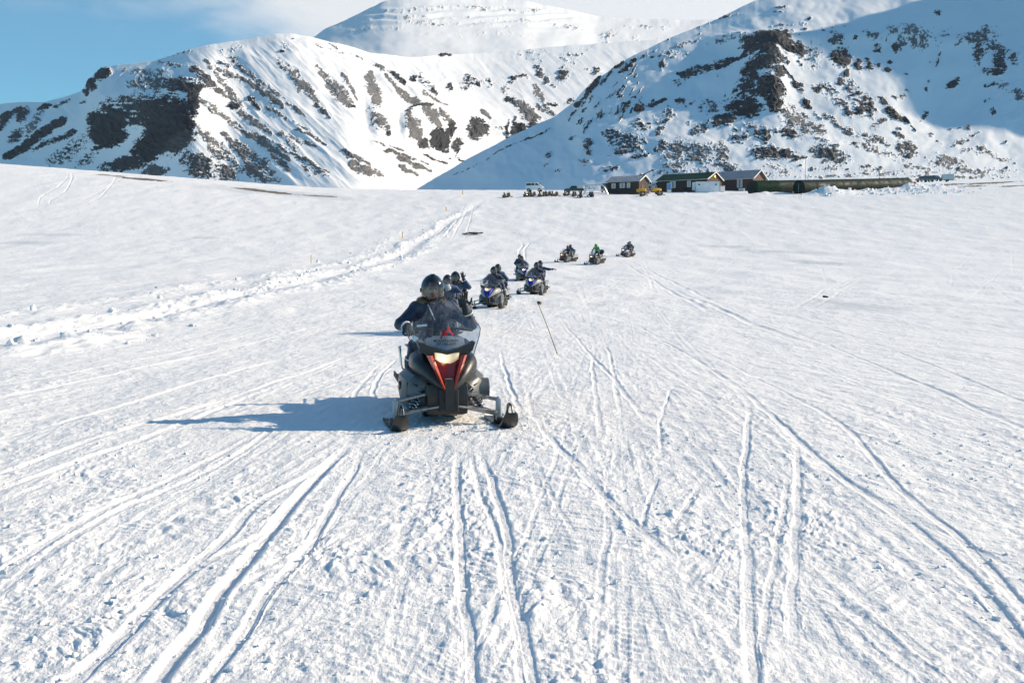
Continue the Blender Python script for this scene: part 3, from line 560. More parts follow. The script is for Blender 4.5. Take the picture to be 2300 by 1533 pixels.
# ---------------------------------------------------------------- mesh builder
class MB:
    def __init__(s): s.bm = bmesh.new()
    def add(s, vs, fs):
        v = [s.bm.verts.new(p) for p in vs]
        for f in fs:
            try: s.bm.faces.new([v[i] for i in f])
            except ValueError: pass
        return v
    def box(s, c, d, rot=None, bev=0.0, seg=2):
        b = bmesh.new(); bmesh.ops.create_cube(b, size=1)
        bmesh.ops.scale(b, vec=Vector(d), verts=b.verts)
        if bev: bmesh.ops.bevel(b, geom=b.edges[:], offset=bev, segments=seg, affect='EDGES', profile=.6)
        M = Matrix.Translation(Vector(c))
        if rot is not None: M = M @ (rot.to_4x4() if isinstance(rot, Matrix) else Matrix.Rotation(rot, 4, 'Z'))
        bmesh.ops.transform(b, matrix=M, verts=b.verts); s.merge(b)
        return s
    def merge(s, b):
        b.verts.index_update()
        v = [s.bm.verts.new(x.co) for x in b.verts]
        for f in b.faces:
            try: s.bm.faces.new([v[q.index] for q in f.verts])
            except ValueError: pass
        b.free()
    def tube(s, path, r, n=8, cap=True, ell=None, closed=False, up=None):
        P = [Vector(p) for p in path]; m = len(P)
        rr = r if isinstance(r, (list, tuple)) else [r]*m
        rings = []; prev = None
        for i, p in enumerate(P):
            if closed: t = P[(i+1) % m]-P[i-1]
            else: t = P[min(i+1, m-1)]-P[max(i-1, 0)]
            if t.length < 1e-9: t = Vector((0, 0, 1))
            t.normalize()
            if prev is None:
                a = Vector(up) if up else (Vector((0, 0, 1)) if abs(t.z) < .9 else Vector((1, 0, 0)))
            else: a = prev
            u = a-t*a.dot(t)
            if u.length < 1e-6: u = t.orthogonal()
            u.normalize(); w_ = t.cross(u); prev = u
            ru = rr[i]; rw = rr[i]
            if ell: ru, rw = rr[i]*ell[0], rr[i]*ell[1]
            rings.append([s.bm.verts.new(p+u*ru*math.cos(2*math.pi*k/n)+w_*rw*math.sin(2*math.pi*k/n)) for k in range(n)])
        for i in range(m if closed else m-1):
            A, B = rings[i], rings[(i+1) % m]
            for k in range(n):
                s.bm.faces.new((A[k], A[(k+1) % n], B[(k+1) % n], B[k]))
        if cap and not closed:
            s.bm.faces.new(rings[0][::-1]); s.bm.faces.new(rings[-1])
        return s
    def loft(s, secs, cap=True, closed=True):
        R_ = [[s.bm.verts.new(p) for p in q] for q in secs]; n = len(R_[0])
        for A, B in zip(R_, R_[1:]):
            for k in range(n if closed else n-1):
                try: s.bm.faces.new((A[k], A[(k+1) % n], B[(k+1) % n], B[k]))
                except ValueError: pass
        if cap:
            for q in (R_[0][::-1], R_[-1]):
                try: s.bm.faces.new(q)
                except ValueError: pass
        return s
    def prism(s, poly, a, b, axis='x'):
        "closed outline swept from a to b along an axis; outline in the other two axes"
        def P(u, v, t): return {'x': (t, u, v), 'y': (u, t, v), 'z': (u, v, t)}[axis]
        n = len(poly); A = [s.bm.verts.new(P(u, v, a)) for u, v in poly]; B = [s.bm.verts.new(P(u, v, b)) for u, v in poly]
        for k in range(n): s.bm.faces.new((A[k], A[(k+1) % n], B[(k+1) % n], B[k]))
        s.bm.faces.new(A[::-1]); s.bm.faces.new(B)
        return s
    def ellip(s, c, r, rot=None, nu=16, nv=10):
        b = bmesh.new(); bmesh.ops.create_uvsphere(b, u_segments=nu, v_segments=nv, radius=1)
        M = Matrix.Translation(Vector(c)) @ (rot.to_4x4() if rot is not None else Matrix.Identity(4)) @ Matrix.Diagonal((*r, 1))
        bmesh.ops.transform(b, matrix=M, verts=b.verts); s.merge(b); return s
    def capsule(s, p0, p1, r0, r1, n=12):
        p0, p1 = Vector(p0), Vector(p1); d = p1-p0; L_ = d.length; d = d/L_ if L_ > 1e-6 else Vector((0, 0, 1))
        pts = []; rs = []
        for a in (-80, -50, -20): pts.append(p0+d*r0*math.sin(R(a))); rs.append(r0*math.cos(R(a)))
        for a in (20, 50, 80): pts.append(p1+d*r1*math.sin(R(a))); rs.append(r1*math.cos(R(a)))
        return s.tube(pts, rs, n)
    def mesh(s, name, mats=(), smooth=True, auto=None):
        bmesh.ops.recalc_face_normals(s.bm, faces=s.bm.faces[:])
        me = bpy.data.meshes.new(name); s.bm.to_mesh(me); s.bm.free()
        for m in (mats if isinstance(mats, (list, tuple)) else [mats]): me.materials.append(m)
        if smooth:
            me.polygons.foreach_set('use_smooth', np.ones(len(me.polygons), bool))
            if auto is not None: me.set_sharp_from_angle(angle=R(auto))
        return me
    def build(s, name, mat, parent=None, smooth=True, auto=40):
        return link(name, s.mesh(name, mat, smooth, auto), parent)
def link(name, me, parent=None):
    o = bpy.data.objects.new(name, me); COL.objects.link(o)
    if parent is not None: o.parent = parent
    return o
def empty(name, label, cat, loc=(0, 0, 0), rotz=0.0, group=None, mat=None):
    o = bpy.data.objects.new(name, None); COL.objects.link(o); o.empty_display_size = .2
    if mat is not None: o.matrix_world = mat
    else: o.location = loc; o.rotation_euler = (0, 0, rotz)
    return tag(o, label, cat, group)
def copy_tree(o, parent=None):
    c = o.copy(); COL.objects.link(c); c.parent = parent
    for ch in list(o.children): copy_tree(ch, c)
    return c
def spline(pts, n=6):
    P = [Vector(p) for p in pts]; out = []
    for i in range(len(P)-1):
        a, b, c, d = P[max(i-1, 0)], P[i], P[i+1], P[min(i+2, len(P)-1)]
        for k in range(n):
            t = k/n; out.append(.5*((2*b)+(c-a)*t+(2*a-5*b+4*c-d)*t*t+(3*b-a-3*c+d)*t**3))
    out.append(P[-1]); return out
# ---------------------------------------------------------------- materials
BLK = pmat('black_plastic', (.014, .014, .015), .38, noise=.25, nscale=14)
BLK2 = pmat('matt_black', (.018, .018, .018), .7, noise=.3, nscale=30, bump=.2, bscale=90)
GRY = pmat('grey_plastic', (.105, .108, .11), .42, noise=.3, nscale=9)
STEEL = pmat('worn_steel', (.36, .34, .32), .42, metal=.75, noise=.45, nscale=22)
ALU = pmat('dull_aluminium', (.40, .42, .44), .45, metal=.7, noise=.25, nscale=12)
CHROME = pmat('bright_steel', (.6, .6, .6), .22, metal=1)
RED = pmat('red_paint', (.26, .018, .012), .22, coat=.6, noise=.12, nscale=8)
ORED = pmat('orange_red_paint', (.44, .05, .02), .2, coat=.7, noise=.1, nscale=8)
BLUE = pmat('blue_paint', (.012, .02, .30), .22, coat=.6, noise=.12, nscale=8)
BBLU = pmat('bright_blue_paint', (.02, .04, .52), .2, coat=.7, noise=.1, nscale=8)
DBLU = pmat('dark_blue_paint', (.008, .014, .10), .24, coat=.6)
RUB = pmat('track_rubber', (.016, .016, .016), .75, noise=.3, nscale=25, bump=.3, bscale=50)
VINYL = pmat('seat_vinyl', (.02, .02, .021), .5, bump=.25, bscale=120)
SILV = pmat('silver_grey_plastic', (.34, .33, .31), .4, noise=.2, nscale=10)
PALE = pmat('painted_reflection', (.72, .72, .71), .35); TAIL = pmat('tail_red', (.3, .01, .01), .25)
DECR = pmat('red_decal', (.45, .012, .016), .4); DECB = pmat('black_decal', (.012, .012, .014), .4); WHT = pmat('white_sticker', (.75, .75, .74), .5)
def lamp_material():
    m = bpy.data.materials.new('lit_headlamp'); m.use_nodes = True; N, L = nodes(m); b = N['Principled BSDF']
    tc = N.new('ShaderNodeTexCoord'); v = N.new('ShaderNodeVectorMath'); v.operation = 'DISTANCE'; v.inputs[1].default_value = (-.055, -.03, .725)
    L.new(tc.outputs['Object'], v.inputs[0])
    r = N.new('ShaderNodeValToRGB'); e = r.color_ramp.elements; e[0].position = 0; e[0].color = (1, .93, .75, 1); e[1].position = .6; e[1].color = (.26, .19, .10, 1)
    q = r.color_ramp.elements.new(.25); q.color = (1, .78, .42, 1)
    d = N.new('ShaderNodeMath'); d.operation = 'MULTIPLY'; d.inputs[1].default_value = 5.2; L.new(v.outputs['Value'], d.inputs[0])
    L.new(d.outputs[0], r.inputs[0]); L.new(r.outputs[0], b.inputs['Emission Color']); b.inputs['Emission Strength'].default_value = .6
    b.inputs['Base Color'].default_value = (.5, .45, .36, 1); b.inputs['Roughness'].default_value = .12
    return m
LAMP = lamp_material()
BULB = pmat('lit_bulb', (1, .9, .7), .3, emit=(1, .82, .5), estr=4.0)
def glass(name, tint, haze, hazecol, rough=.04, scratch=True):
    m = bpy.data.materials.new(name); m.use_nodes = True; N, L = nodes(m)
    for n in list(N):
        if n.type == 'BSDF_PRINCIPLED': N.remove(n)
    out = [n for n in N if n.type == 'OUTPUT_MATERIAL'][0]
    t = N.new('ShaderNodeBsdfTransparent'); t.inputs[0].default_value = (*tint, 1)
    g = N.new('ShaderNodeBsdfGlossy'); g.inputs['Roughness'].default_value = rough
    d = N.new('ShaderNodeBsdfTranslucent'); d.inputs[0].default_value = (*hazecol, 1)
    m1 = N.new('ShaderNodeMixShader'); m2 = N.new('ShaderNodeMixShader')
    lf = N.new('ShaderNodeLayerWeight'); lf.inputs['Blend'].default_value = .5
    l4 = N.new('ShaderNodeMath'); l4.operation = 'POWER'; l4.inputs[1].default_value = 4.0; L.new(lf.outputs['Facing'], l4.inputs[0])
    lw = N.new('ShaderNodeMath'); lw.operation = 'MULTIPLY_ADD'; lw.inputs[1].default_value = .7; lw.inputs[2].default_value = .085; L.new(l4.outputs[0], lw.inputs[0])
    L.new(t.outputs[0], m1.inputs[1]); L.new(d.outputs[0], m1.inputs[2])
    if scratch:
        tc = N.new('ShaderNodeTexCoord'); mp = N.new('ShaderNodeMapping'); mp.inputs['Scale'].default_value = (16, 3, 5); mp.inputs['Rotation'].default_value = (0, .5, 0)
        L.new(tc.outputs['Object'], mp.inputs[0]); n = N.new('ShaderNodeTexNoise'); n.inputs['Scale'].default_value = 2.2; n.inputs['Detail'].default_value = 6; n.inputs['Distortion'].default_value = 1.2
        L.new(mp.outputs[0], n.inputs[0]); r = N.new('ShaderNodeMapRange'); r.inputs[1].default_value = .42; r.inputs[2].default_value = .78; r.inputs[3].default_value = haze*.5; r.inputs[4].default_value = min(1, haze*3.2)
        L.new(n.outputs['Fac'], r.inputs[0]); L.new(r.outputs[0], m1.inputs[0])
    else: m1.inputs[0].default_value = haze
    L.new(lw.outputs[0], m2.inputs[0]); L.new(m1.outputs[0], m2.inputs[1]); L.new(g.outputs[0], m2.inputs[2])
    L.new(m2.outputs[0], out.inputs[0]); return m
SCREEN = glass('scratched_screen', (.64, .71, .79), .10, (.8, .82, .85))
VISOR = glass('smoked_visor', (.40, .43, .46), .20, (.6, .6, .58), scratch=False)
# ---------------------------------------------------------------- snowmobile (front at -Y, ground at z = 0)
def wsurf(x, z): return .0+(z-.72)*.78+1.05*x*x-.10*math.sin(max(0, min(1, (z-.75)/.5))*math.pi)*(1-min(1, abs(x)/.42))
UPX = [0, .05, .085, .117, .165, .215, .26, .32, .38, .40]; UPZ = [1.325, 1.318, 1.302, 1.277, 1.21, 1.145, 1.108, 1.082, 1.055, 1.01]
LIX = [0, .1, .2, .245]; LIZ = [.79, .80, .842, .868]; LOX = [.245, .295, .33, .375, .40]; LOZ = [.705, .757, .84, .925, 1.0]
def screen_mesh():
    mb = MB()
    def sheet(xs, lo, nz=14):
        g = []
        for x in xs:
            a, b = lo(abs(x)), float(np.interp(abs(x), UPX, UPZ))
            g.append([mb.bm.verts.new((x, wsurf(x, a+(b-a)*k/nz), a+(b-a)*k/nz)) for k in range(nz+1)])
        for A, B in zip(g, g[1:]):
            for k in range(nz): mb.bm.faces.new((A[k], B[k], B[k+1], A[k+1]))
    sheet(np.linspace(-.245, .245, 29), lambda x: float(np.interp(x, LIX, LIZ)))
    for s in (-1, 1): sheet(s*np.linspace(.245, .40, 14), lambda x: float(np.interp(x, LOX, LOZ)))
    bmesh.ops.remove_doubles(mb.bm, verts=mb.bm.verts, dist=.0008)
    return mb
def stuck(pts2, off=.006): return [(x, wsurf(x, z)-off, z) for x, z in pts2]
def ribbon(mb, p, w0, w1):
    "flat stroke from point to point lying on the screen"
    for (a, b) in zip(p, p[1:]):
        dx, dz = b[0]-a[0], b[1]-a[1]; L_ = math.hypot(dx, dz); nx, nz_ = -dz/L_, dx/L_; ex, ez = dx/L_*w0*.4, dz/L_*w0*.4
        q = [(a[0]-ex+nx*w0, a[1]-ez+nz_*w0), (a[0]-ex-nx*w0, a[1]-ez-nz_*w0), (b[0]+ex-nx*w1, b[1]+ez-nz_*w1), (b[0]+ex+nx*w1, b[1]+ez+nz_*w1)]
        mb.add(stuck(q), [(0, 1, 2, 3)])
def text_mesh(lines, mat, name):
    vs = []; fs = []
    for body, size, zc, sx in lines:
        cu = bpy.data.curves.new('letters', 'FONT'); cu.body = body; cu.size = size; cu.align_x = 'CENTER'; cu.resolution_u = 2; cu.offset = size*.022; cu.space_character = 1.06
        ob = bpy.data.objects.new('letters', cu); COL.objects.link(ob)
        me = bpy.data.meshes.new_from_object(ob.evaluated_get(bpy.context.evaluated_depsgraph_get()))
        b0 = len(vs)
        for v in me.vertices: vs.append((v.co.x*sx, zc+v.co.y))
        for p in me.polygons: fs.append([b0+i for i in p.vertices])
        bpy.data.objects.remove(ob); bpy.data.curves.remove(cu); bpy.data.meshes.remove(me)
    me = bpy.data.meshes.new(name); me.from_pydata(stuck(vs, .0055), [], fs); me.materials.append(mat); return me
def make_sled(paint, bright, lower, rootlabel):
    root = empty('snowmobile', rootlabel, 'snowmobile')
    P = lambda mb, n, m, par=root, auto=40: mb.build(n, m, par, True, auto)
    # nose
    mb = MB(); secs = []
    for z, hw, yf in ((.395, .03, -.17), (.44, .055, -.155), (.52, .10, -.115), (.60, .14, -.075), (.66, .17, -.045), (.70, .19, -.02), (.735, .20, .03)):
        k = .6*hw; secs.append([(-hw, yf+k+.38, z), (-hw, yf+k, z), (-hw*.55, yf+k*.42, z), (-hw*.22, yf+k*.2+.012, z), (0, yf+.018, z), (hw*.22, yf+k*.2+.012, z), (hw*.55, yf+k*.42, z), (hw, yf+k, z), (hw, yf+k+.38, z)])
    mb.loft(secs); P(mb, 'hood', paint, auto=30)
    for s in (-1, 1):
        mb = MB(); secs = []
        for t in np.linspace(0, 1, 7):
            z = .40+t*.355; xo = .048+.165*t; xi = .028+.118*t; y = -.185+.165*t+.02*t*t
            secs.append([(s*xi, y+.0, z), (s*(xi+xo)/2, y-.022, z), (s*xo, y+.035, z), (s*xo, y+.09, z), (s*xi, y+.07, z)])
        mb.loft(secs); P(mb, 'hood_fin', bright, auto=25)
    mb = MB(); mb.box((0, -.128, .52), (.075, .008, .016), bev=.003); mb.build('nose_badge', WHT, root, True, 30)
    mb = MB(); mb.prism([(-.30, .885), (-.19, .85), (-.08, .81), (0, .80), (.08, .81), (.19, .85), (.30, .885), (.27, .80), (.20, .74), (.13, .68), (.06, .655), (-.06, .655), (-.13, .68), (-.20, .74), (-.27, .80)], .045, .30, 'y')
    P(mb, 'headlight_housing', BLK, auto=30)
    ol = [(-.128, .782), (-.06, .772), (0, .757), (.06, .772), (.128, .782), (.122, .715), (.075, .682), (.03, .668), (-.03, .668), (-.075, .682), (-.122, .715)]
    mb = MB(); secs = []
    for y, k in ((.05, 1.0), (.005, 1.0), (-.018, .93), (-.03, .75), (-.036, .4)):
        secs.append([(x*k, y+.5*abs(x)*k*.4, .725+(z-.725)*k) for x, z in ol])
    mb.loft(secs); hl = P(mb, 'headlight', LAMP, auto=50)
    mb = MB(); mb.ellip((-.055, -.033, .725), (.034, .012, .027)); P(mb, 'bulb', BULB, hl)
    # screen with logo, lettering, stickers, edge
    ws = screen_mesh().build('windshield', SCREEN, root, True, 60)
    mb = MB(); ribbon(mb, [(-.057, .925), (-.019, 1.0), (-.003, .953), (.031, 1.03), (.071, .953)], .0085, .0085); mb.build('mountain_emblem', DECR, ws, False)
    link('lettering', text_mesh((('MOUNTAINEERS', .034, .888, 1.0), ('OF ICELAND', .034, .857, 1.0)), DECB, 'lettering'), ws)
    mb = MB(); mb.add(stuck([(-.285, 1.033), (-.185, 1.045), (-.185, 1.065), (-.285, 1.053)]), [(0, 1, 2, 3)]); mb.build('sticker', WHT, ws, False); mb = MB(); mb.add(stuck([(-.345, .905), (-.31, .885), (-.275, .925), (-.315, .945)]), [(0, 1, 2, 3)]); mb.build('sticker', WHT, ws, False)
    ed = [(s*x, z) for s, X, Z in ((-1, LOX, LOZ), (-1, UPX[::-1], UPZ[::-1]), (1, UPX[1:], UPZ[1:]), (1, LOX[::-1], LOZ[::-1])) for x, z in zip(X, Z)]
    mb = MB(); mb.tube(stuck(ed, 0), .0045, 5); P(mb, 'screen_edge', BLK, ws)
    # cowls and side panels
    for s in (-1, 1):
        mb = MB(); p = spline([(s*.05, -.12, .425), (s*.13, -.04, .50), (s*.20, .08, .585), (s*.25, .24, .645), (s*.265, .48, .66), (s*.25, .8, .67)], 5)
        rr = np.interp(np.linspace(0, 1, len(p)), [0, .2, .4, .6, .8, 1], [.028, .055, .088, .112, .115, .09]).tolist()
        mb.tube(p, rr, 14, ell=(1.0, .82)); P(mb, 'side_cowl', lower, auto=60)
        mb = MB(); secs = []
        for y, xo, zt, zb in ((.12, .30, .46, .22), (.22, .40, .53, .16), (.45, .455, .56, .13), (.75, .46, .56, .14), (1.0, .40, .52, .2)):
            secs.append([(s*.16, y, zt), (s*(xo-.08), y, zt), (s*(xo-.015), y, zt-.06), (s*xo, y, (zt+zb)/2), (s*(xo-.03), y, zb+.06), (s*(xo-.11), y, zb), (s*.16, y, zb)])
        mb.loft(secs); sp = P(mb, 'side_panel', GRY, auto=35)
        mb = MB(); mb.add([(s*.30, .140, .44), (s*.40, .235, .46), (s*.405, .232, .27), (s*.36, .178, .24), (s*.30, .130, .30)], [(0, 1, 2, 3, 4)]); bmesh.ops.solidify(mb.bm, geom=mb.bm.faces[:], thickness=.02); P(mb, 'vent', BLK2, sp)
        mb = MB(); mb.tube([(s*.30, .30, .37), (s*.47, .30, .37)] if s > 0 else [(s*.44, .5, .40), (s*.465, .5, .40)], [.12, .115] if s > 0 else [.05, .045], 20); P(mb, 'belt_guard' if s > 0 else 'filler_cap', GRY if s > 0 else BLK, auto=40)
    mb = MB(); mb.box((0, .45, .30), (.44, .95, .34), bev=.06); P(mb, 'belly_pan', BLK)
    mb = MB(); mb.box((0, .02, .30), (.20, .34, .24), bev=.02); mb.box((0, -.06, .40), (.14, .16, .14), bev=.02); P(mb, 'bulkhead', BLK2)
    mb = MB(); mb.prism([(-.043, .53), (.043, .53), (.045, .22), (-.045, .22)], -.215, -.185, 'y'); mb.tube([(0, -.217, .49), (0, -.224, .49)], .008, 10); mb.tube([(0, -.217, .25), (0, -.224, .25)], .008, 10); P(mb, 'front_plate', BLK, auto=30)
    # front suspension
    for s in (-1, 1):
        for a, b, r in (((.09, .02, .235), (.52, .0, .145), .026), ((.10, .27, .26), (.52, .03, .145), .022), ((.09, .08, .375), (.52, .02, .288), .019), ((.07, -.09, .24), (.50, -.05, .175), .011)):
            mb = MB(); mb.tube([(s*a[0], a[1], a[2]), (s*b[0], b[1], b[2])], r, 10); P(mb, 'control_arm', STEEL)
        mb = MB(); A = Vector((s*.20, .17, .44)); B = Vector((s*.385, .04, .175)); mb.tube([A, B], [.022, .016], 10); sh = P(mb, 'shock_absorber', BLK2)
        mb = MB(); d = (B-A).normalized(); u = d.orthogonal().normalized(); v = d.cross(u); L_ = (B-A).length
        mb.tube([A+d*L_*(.18+.72*k/84)+(u*math.cos(k*.5236)+v*math.sin(k*.5236))*.043 for k in range(85)], .0062, 5); P(mb, 'spring', CHROME, sh)
        mb = MB(); mb.box((s*.535, .02, .185), (.055, .05, .23), bev=.012); mb.tube([(s*.535, .02, .28), (s*.535, .02, .315)], .016, 10); P(mb, 'spindle', ALU)
        st = R(4); Rz = Matrix.Rotation(st, 3, 'Z'); c0 = Vector((s*.545, .03, 0))
        mb = MB(); secs = []
        for y, z, hw in ((.46, .030, .055), (.36, .022, .075), (.1, .020, .08), (-.2, .020, .082), (-.34, .032, .084), (-.43, .068, .085), (-.50, .122, .08), (-.535, .168, .066), (-.55, .195, .036)):
            secs.append([c0+Rz @ Vector(q) for q in ((-hw, y, z+.035), (-hw, y, z+.006), (-hw*.45, y, z), (-hw*.2, y, z-.014), (hw*.2, y, z-.014), (hw*.45, y, z), (hw, y, z+.006), (hw, y, z+.035), (hw*.8, y+.012, z+.02), (-hw*.8, y+.012, z+.02))])
        mb.loft(secs); ski = P(mb, 'ski', BLK, auto=50)
        mb = MB(); mb.tube([c0+Rz @ Vector(q) for q in spline([(-.024, -.50, .17), (-.022, -.455, .265), (0, -.43, .295), (.022, -.455, .265), (.024, -.50, .17)], 4)], .010, 8); mb.tube([c0+Rz @ Vector(q) for q in ((0, -.435, .285), (0, -.22, .09), (0, -.1, .05))], .012, 8); P(mb, 'ski_loop', BLK, ski)
        mb = MB(); mb.box(c0+Rz @ Vector((0, 0, .06)), (.07, .22, .09), Rz, bev=.015); P(mb, 'ski_saddle', BLK2, ski)
    # drive
    prof = spline([(0, .42, .30), (0, .50, .16), (0, .72, .035), (0, 1.0, .012), (0, 2.2, .012), (0, 2.42, .05), (0, 2.52, .17), (0, 2.42, .29), (0, 2.2, .32), (0, .6, .38), (0, .46, .37)], 5)
    mb = MB(); po = [(p.y, p.z) for p in prof]; mb.prism(po, -.19, .19, 'x')
    for i in range(len(prof)-1):
        a, b = prof[i], prof[i+1]; n_ = max(1, int((b-a).length/.085))
        for k in range(n_):
            c = a.lerp(b, k/n_); t = (b-a).normalized(); nn = Vector((0, t.z, -t.y))
            if c.z > .31 and .5 < c.y < 2.3: continue
            M = Matrix((Vector((1, 0, 0)), t, nn)).transposed(); mb.box(c+nn*.013, (.36, .022, .035), M)
    P(mb, 'track', RUB, auto=30)
    mb = MB(); mb.prism([(.75, .40), (.75, .60), (2.55, .60), (2.75, .50), (2.75, .44), (2.5, .42)], -.21, .21, 'x'); P(mb, 'tunnel', SILV, auto=30)
    mb = MB(); mb.box((0, 2.76, .34), (.40, .015, .26), bev=.004); P(mb, 'snow_flap', BLK2)
    for s in (-1, 1):
        mb = MB(); mb.box((s*.31, 1.55, .335), (.20, 1.35, .03), bev=.008); mb.box((s*.40, 1.55, .36), (.02, 1.35, .05), bev=.006); P(mb, 'running_board', BLK2)
        mb = MB(); mb.tube(spline([(s*.27, 1.72, .45), (s*.34, 1.72, .47), (s*.36, 1.74, .68), (s*.355, 1.80, .72), (s*.35, 2.12, .70), (s*.345, 2.16, .66), (s*.32, 2.16, .46)], 5), .010, 8); mb.tube([(s*.352, 1.76, .69), (s*.335, 2.1, .50)], .008, 8); mb.tube([(s*.345, 1.74, .52), (s*.335, 2.15, .50)], .008, 8); P(mb, 'grab_rail', CHROME)
    mb = MB(); secs = []
    for y, hw, zt, zb in ((.80, .10, .72, .58), (.92, .15, .755, .585), (1.2, .175, .765, .59), (1.42, .18, .77, .59), (1.52, .18, .83, .59), (1.7, .185, .85, .59), (2.05, .185, .86, .59), (2.18, .16, .84, .59)):
        secs.append([(-hw, y, zb), (-hw*1.02, y, zt-.05), (-hw*.8, y, zt-.008), (-hw*.3, y, zt), (hw*.3, y, zt), (hw*.8, y, zt-.008), (hw*1.02, y, zt-.05), (hw, y, zb)])
    mb.loft(secs); P(mb, 'seat', VINYL, auto=50)
    mb = MB(); mb.box((0, 2.25, 1.0), (.34, .09, .36), Matrix.Rotation(-.12, 3, 'X'), bev=.035, seg=3); mb.tube([(.1, 2.24, .62), (.1, 2.25, .9)], .014, 8); mb.tube([(-.1, 2.24, .62), (-.1, 2.25, .9)], .014, 8); P(mb, 'backrest', VINYL, auto=50)
    mb = MB()
    for x in (-.22, -.075, .075, .22): mb.tube([(x, 2.3, .66), (x, 2.82, .66)], .010, 6)
    mb.tube([(-.22, 2.82, .66), (.22, 2.82, .66)], .012, 6); mb.tube([(-.22, 2.3, .66), (.22, 2.3, .66)], .012, 6)
    for x in (-.2, .2): mb.tube([(x, 2.6, .66), (x, 2.6, .57)], .010, 6)
    P(mb, 'luggage_rack', STEEL)
    mb = MB(); mb.box((0, 2.775, .56), (.26, .03, .06), bev=.01); P(mb, 'tail_light', TAIL)
    mb = MB(); mb.box((0, .55, .79), (.36, .36, .12), Matrix.Rotation(.25, 3, 'X'), bev=.04); mb.box((0, .42, .87), (.24, .08, .10), Matrix.Rotation(.5, 3, 'X'), bev=.02); P(mb, 'dashboard', SILV)
    mb = MB(); g = [[(x, wsurf(x, z)+.035+.02*(.93-z), z) for z in np.linspace(.80+.25*abs(x), .945-.6*x*x, 5)] for x in np.linspace(-.20, .20, 13)]; mb.loft(g, cap=False, closed=False); bmesh.ops.solidify(mb.bm, geom=mb.bm.faces[:], thickness=-.015); P(mb, 'reflection_sheet', PALE)  # added pale sheet, stands in for the sky reflected in the lower screen
    mb = MB(); mb.tube([(0, .62, .78), (0, .72, .96)], .025, 8); mb.tube(spline([(-.37, .80, .965), (-.2, .74, .985), (0, .72, .97), (.2, .74, .985), (.37, .80, .965)], 4), .012, 8); hb = P(mb, 'handlebar', BLK2)
    for s in (-1, 1):
        mb = MB(); mb.tube([(s*.37, .80, .965), (s*.25, .757, .98)], .018, 10); P(mb, 'grip', RUB, hb)
    return root
def ground_frame(px, D, yaw, lift=0.0, X=None):
    "matrix that stands a thing of about 2 m on the snow, turned by yaw, following the slope"
    X = (px-CX)/F*D if X is None else X
    f = Vector((math.sin(yaw), -math.cos(yaw), 0)); r = Vector((math.cos(yaw), math.sin(yaw), 0))
    h = lambda v: surf(X+v.x, D+v.y)
    cz = max(h(Vector((0, 0, 0))), .5*(h(-f*1.2)+h(f*.3)), .5*(h(r*.5)+h(-r*.5)))
    ty = (Vector((0, 0, h(-f*2.0)-h(f*.4)))-f*2.4).normalized(); tx = Vector((r.x, r.y, (h(r*.5)-h(-r*.5))/1.0)).normalized()
    tz = tx.cross(ty).normalized(); tx = ty.cross(tz).normalized()
    M = Matrix((tx, ty, tz)).transposed().to_4x4(); M.translation = Vector((X, D, cz+lift)); return M
GRP = 'snowmobiles riding down in a line'
sled_red = make_sled(RED, ORED, BLK, 'red and black snowmobile with its headlight lit, nearest the camera')
sled_blue = make_sled(BLUE, BBLU, SILV, 'blue snowmobile with its headlight lit and a navy rider waving at its screen')
LINE = [  # photo column, distance, yaw, template, label
 (1004, 10.95, R(10), 'r', 'red and black snowmobile with a lit headlight, largest and nearest of the line'),
 (982, 28.3, R(-14), 'b', 'snowmobile mostly hidden behind the nearest red one, only its riders showing'),
 (1096, 40.5, R(-13), 'b', 'blue snowmobile with a glaring lit headlight, second largest in plain view'),
 (1178, 69.0, R(8), 'b', 'blue snowmobile half hidden behind another blue one, farther up the slope'),
 (1192, 51.0, R(-15), 'b', 'blue snowmobile whose passenger stretches out an arm with a tan mitten'),
 (1262, 102, R(-33), 'r', 'red snowmobile far up the slope seen from its left front, two riders'),
 (1329, 97, R(-28), 'd', 'dark blue snowmobile with a black bag, ridden by the guide in green'),
 (1398, 112.5, R(-30), 'b', 'blue snowmobile farthest back of the moving line, two riders in navy'),
]
SLEDS = []; used = set()
for px_, D_, yw, tp, lab in LINE:
    src = sled_red if tp == 'r' else sled_blue
    if src.name in used: o = copy_tree(src)
    else: o = src; used.add(src.name)
    if tp == 'd':
        for ch in o.children:
            if ch.name.startswith('hood'):
                ch.data = ch.data.copy(); ch.data.materials[0] = DBLU
            if ch.name.startswith('side_cowl'):
                ch.data = ch.data.copy(); ch.data.materials[0] = BLK
    M = ground_frame(px_, D_, yw, -.035 if D_ < 20 else -.02); o.matrix_world = M
    o['label'] = lab; o['group'] = GRP; SLEDS.append((o, M))
# ---------------------------------------------------------------- people
def suit_mat(name, col, dark):
    m = pmat(name, col, .62, noise=.22, nscale=7, bump=.55, bscale=13); m.node_tree.nodes['Bump'].inputs['Distance'].default_value = .03
    m.node_tree.nodes['Principled BSDF'].inputs['Sheen Weight'].default_value = .25; return m
NAVY = suit_mat('navy_fabric', (.006, .019, .052), .5); NAVY2 = suit_mat('faded_navy_fabric', (.014, .045, .11), .5); GREEN = suit_mat('green_fabric', (.02, .30, .06), .5); TEAL = suit_mat('teal_fabric', (.02, .20, .22), .5)
SKIN = pmat('skin', (.52, .30, .22), .5); EYE = pmat('eye', (.03, .02, .018), .25); LIP = pmat('lip', (.42, .15, .13), .45)
HELM = pmat('black_helmet', (.012, .012, .013), .2, coat=.7); HELMG = pmat('lime_helmet', (.52, .66, .02), .25, coat=.5); LINER = pmat('helmet_liner', (.05, .05, .05), .8)
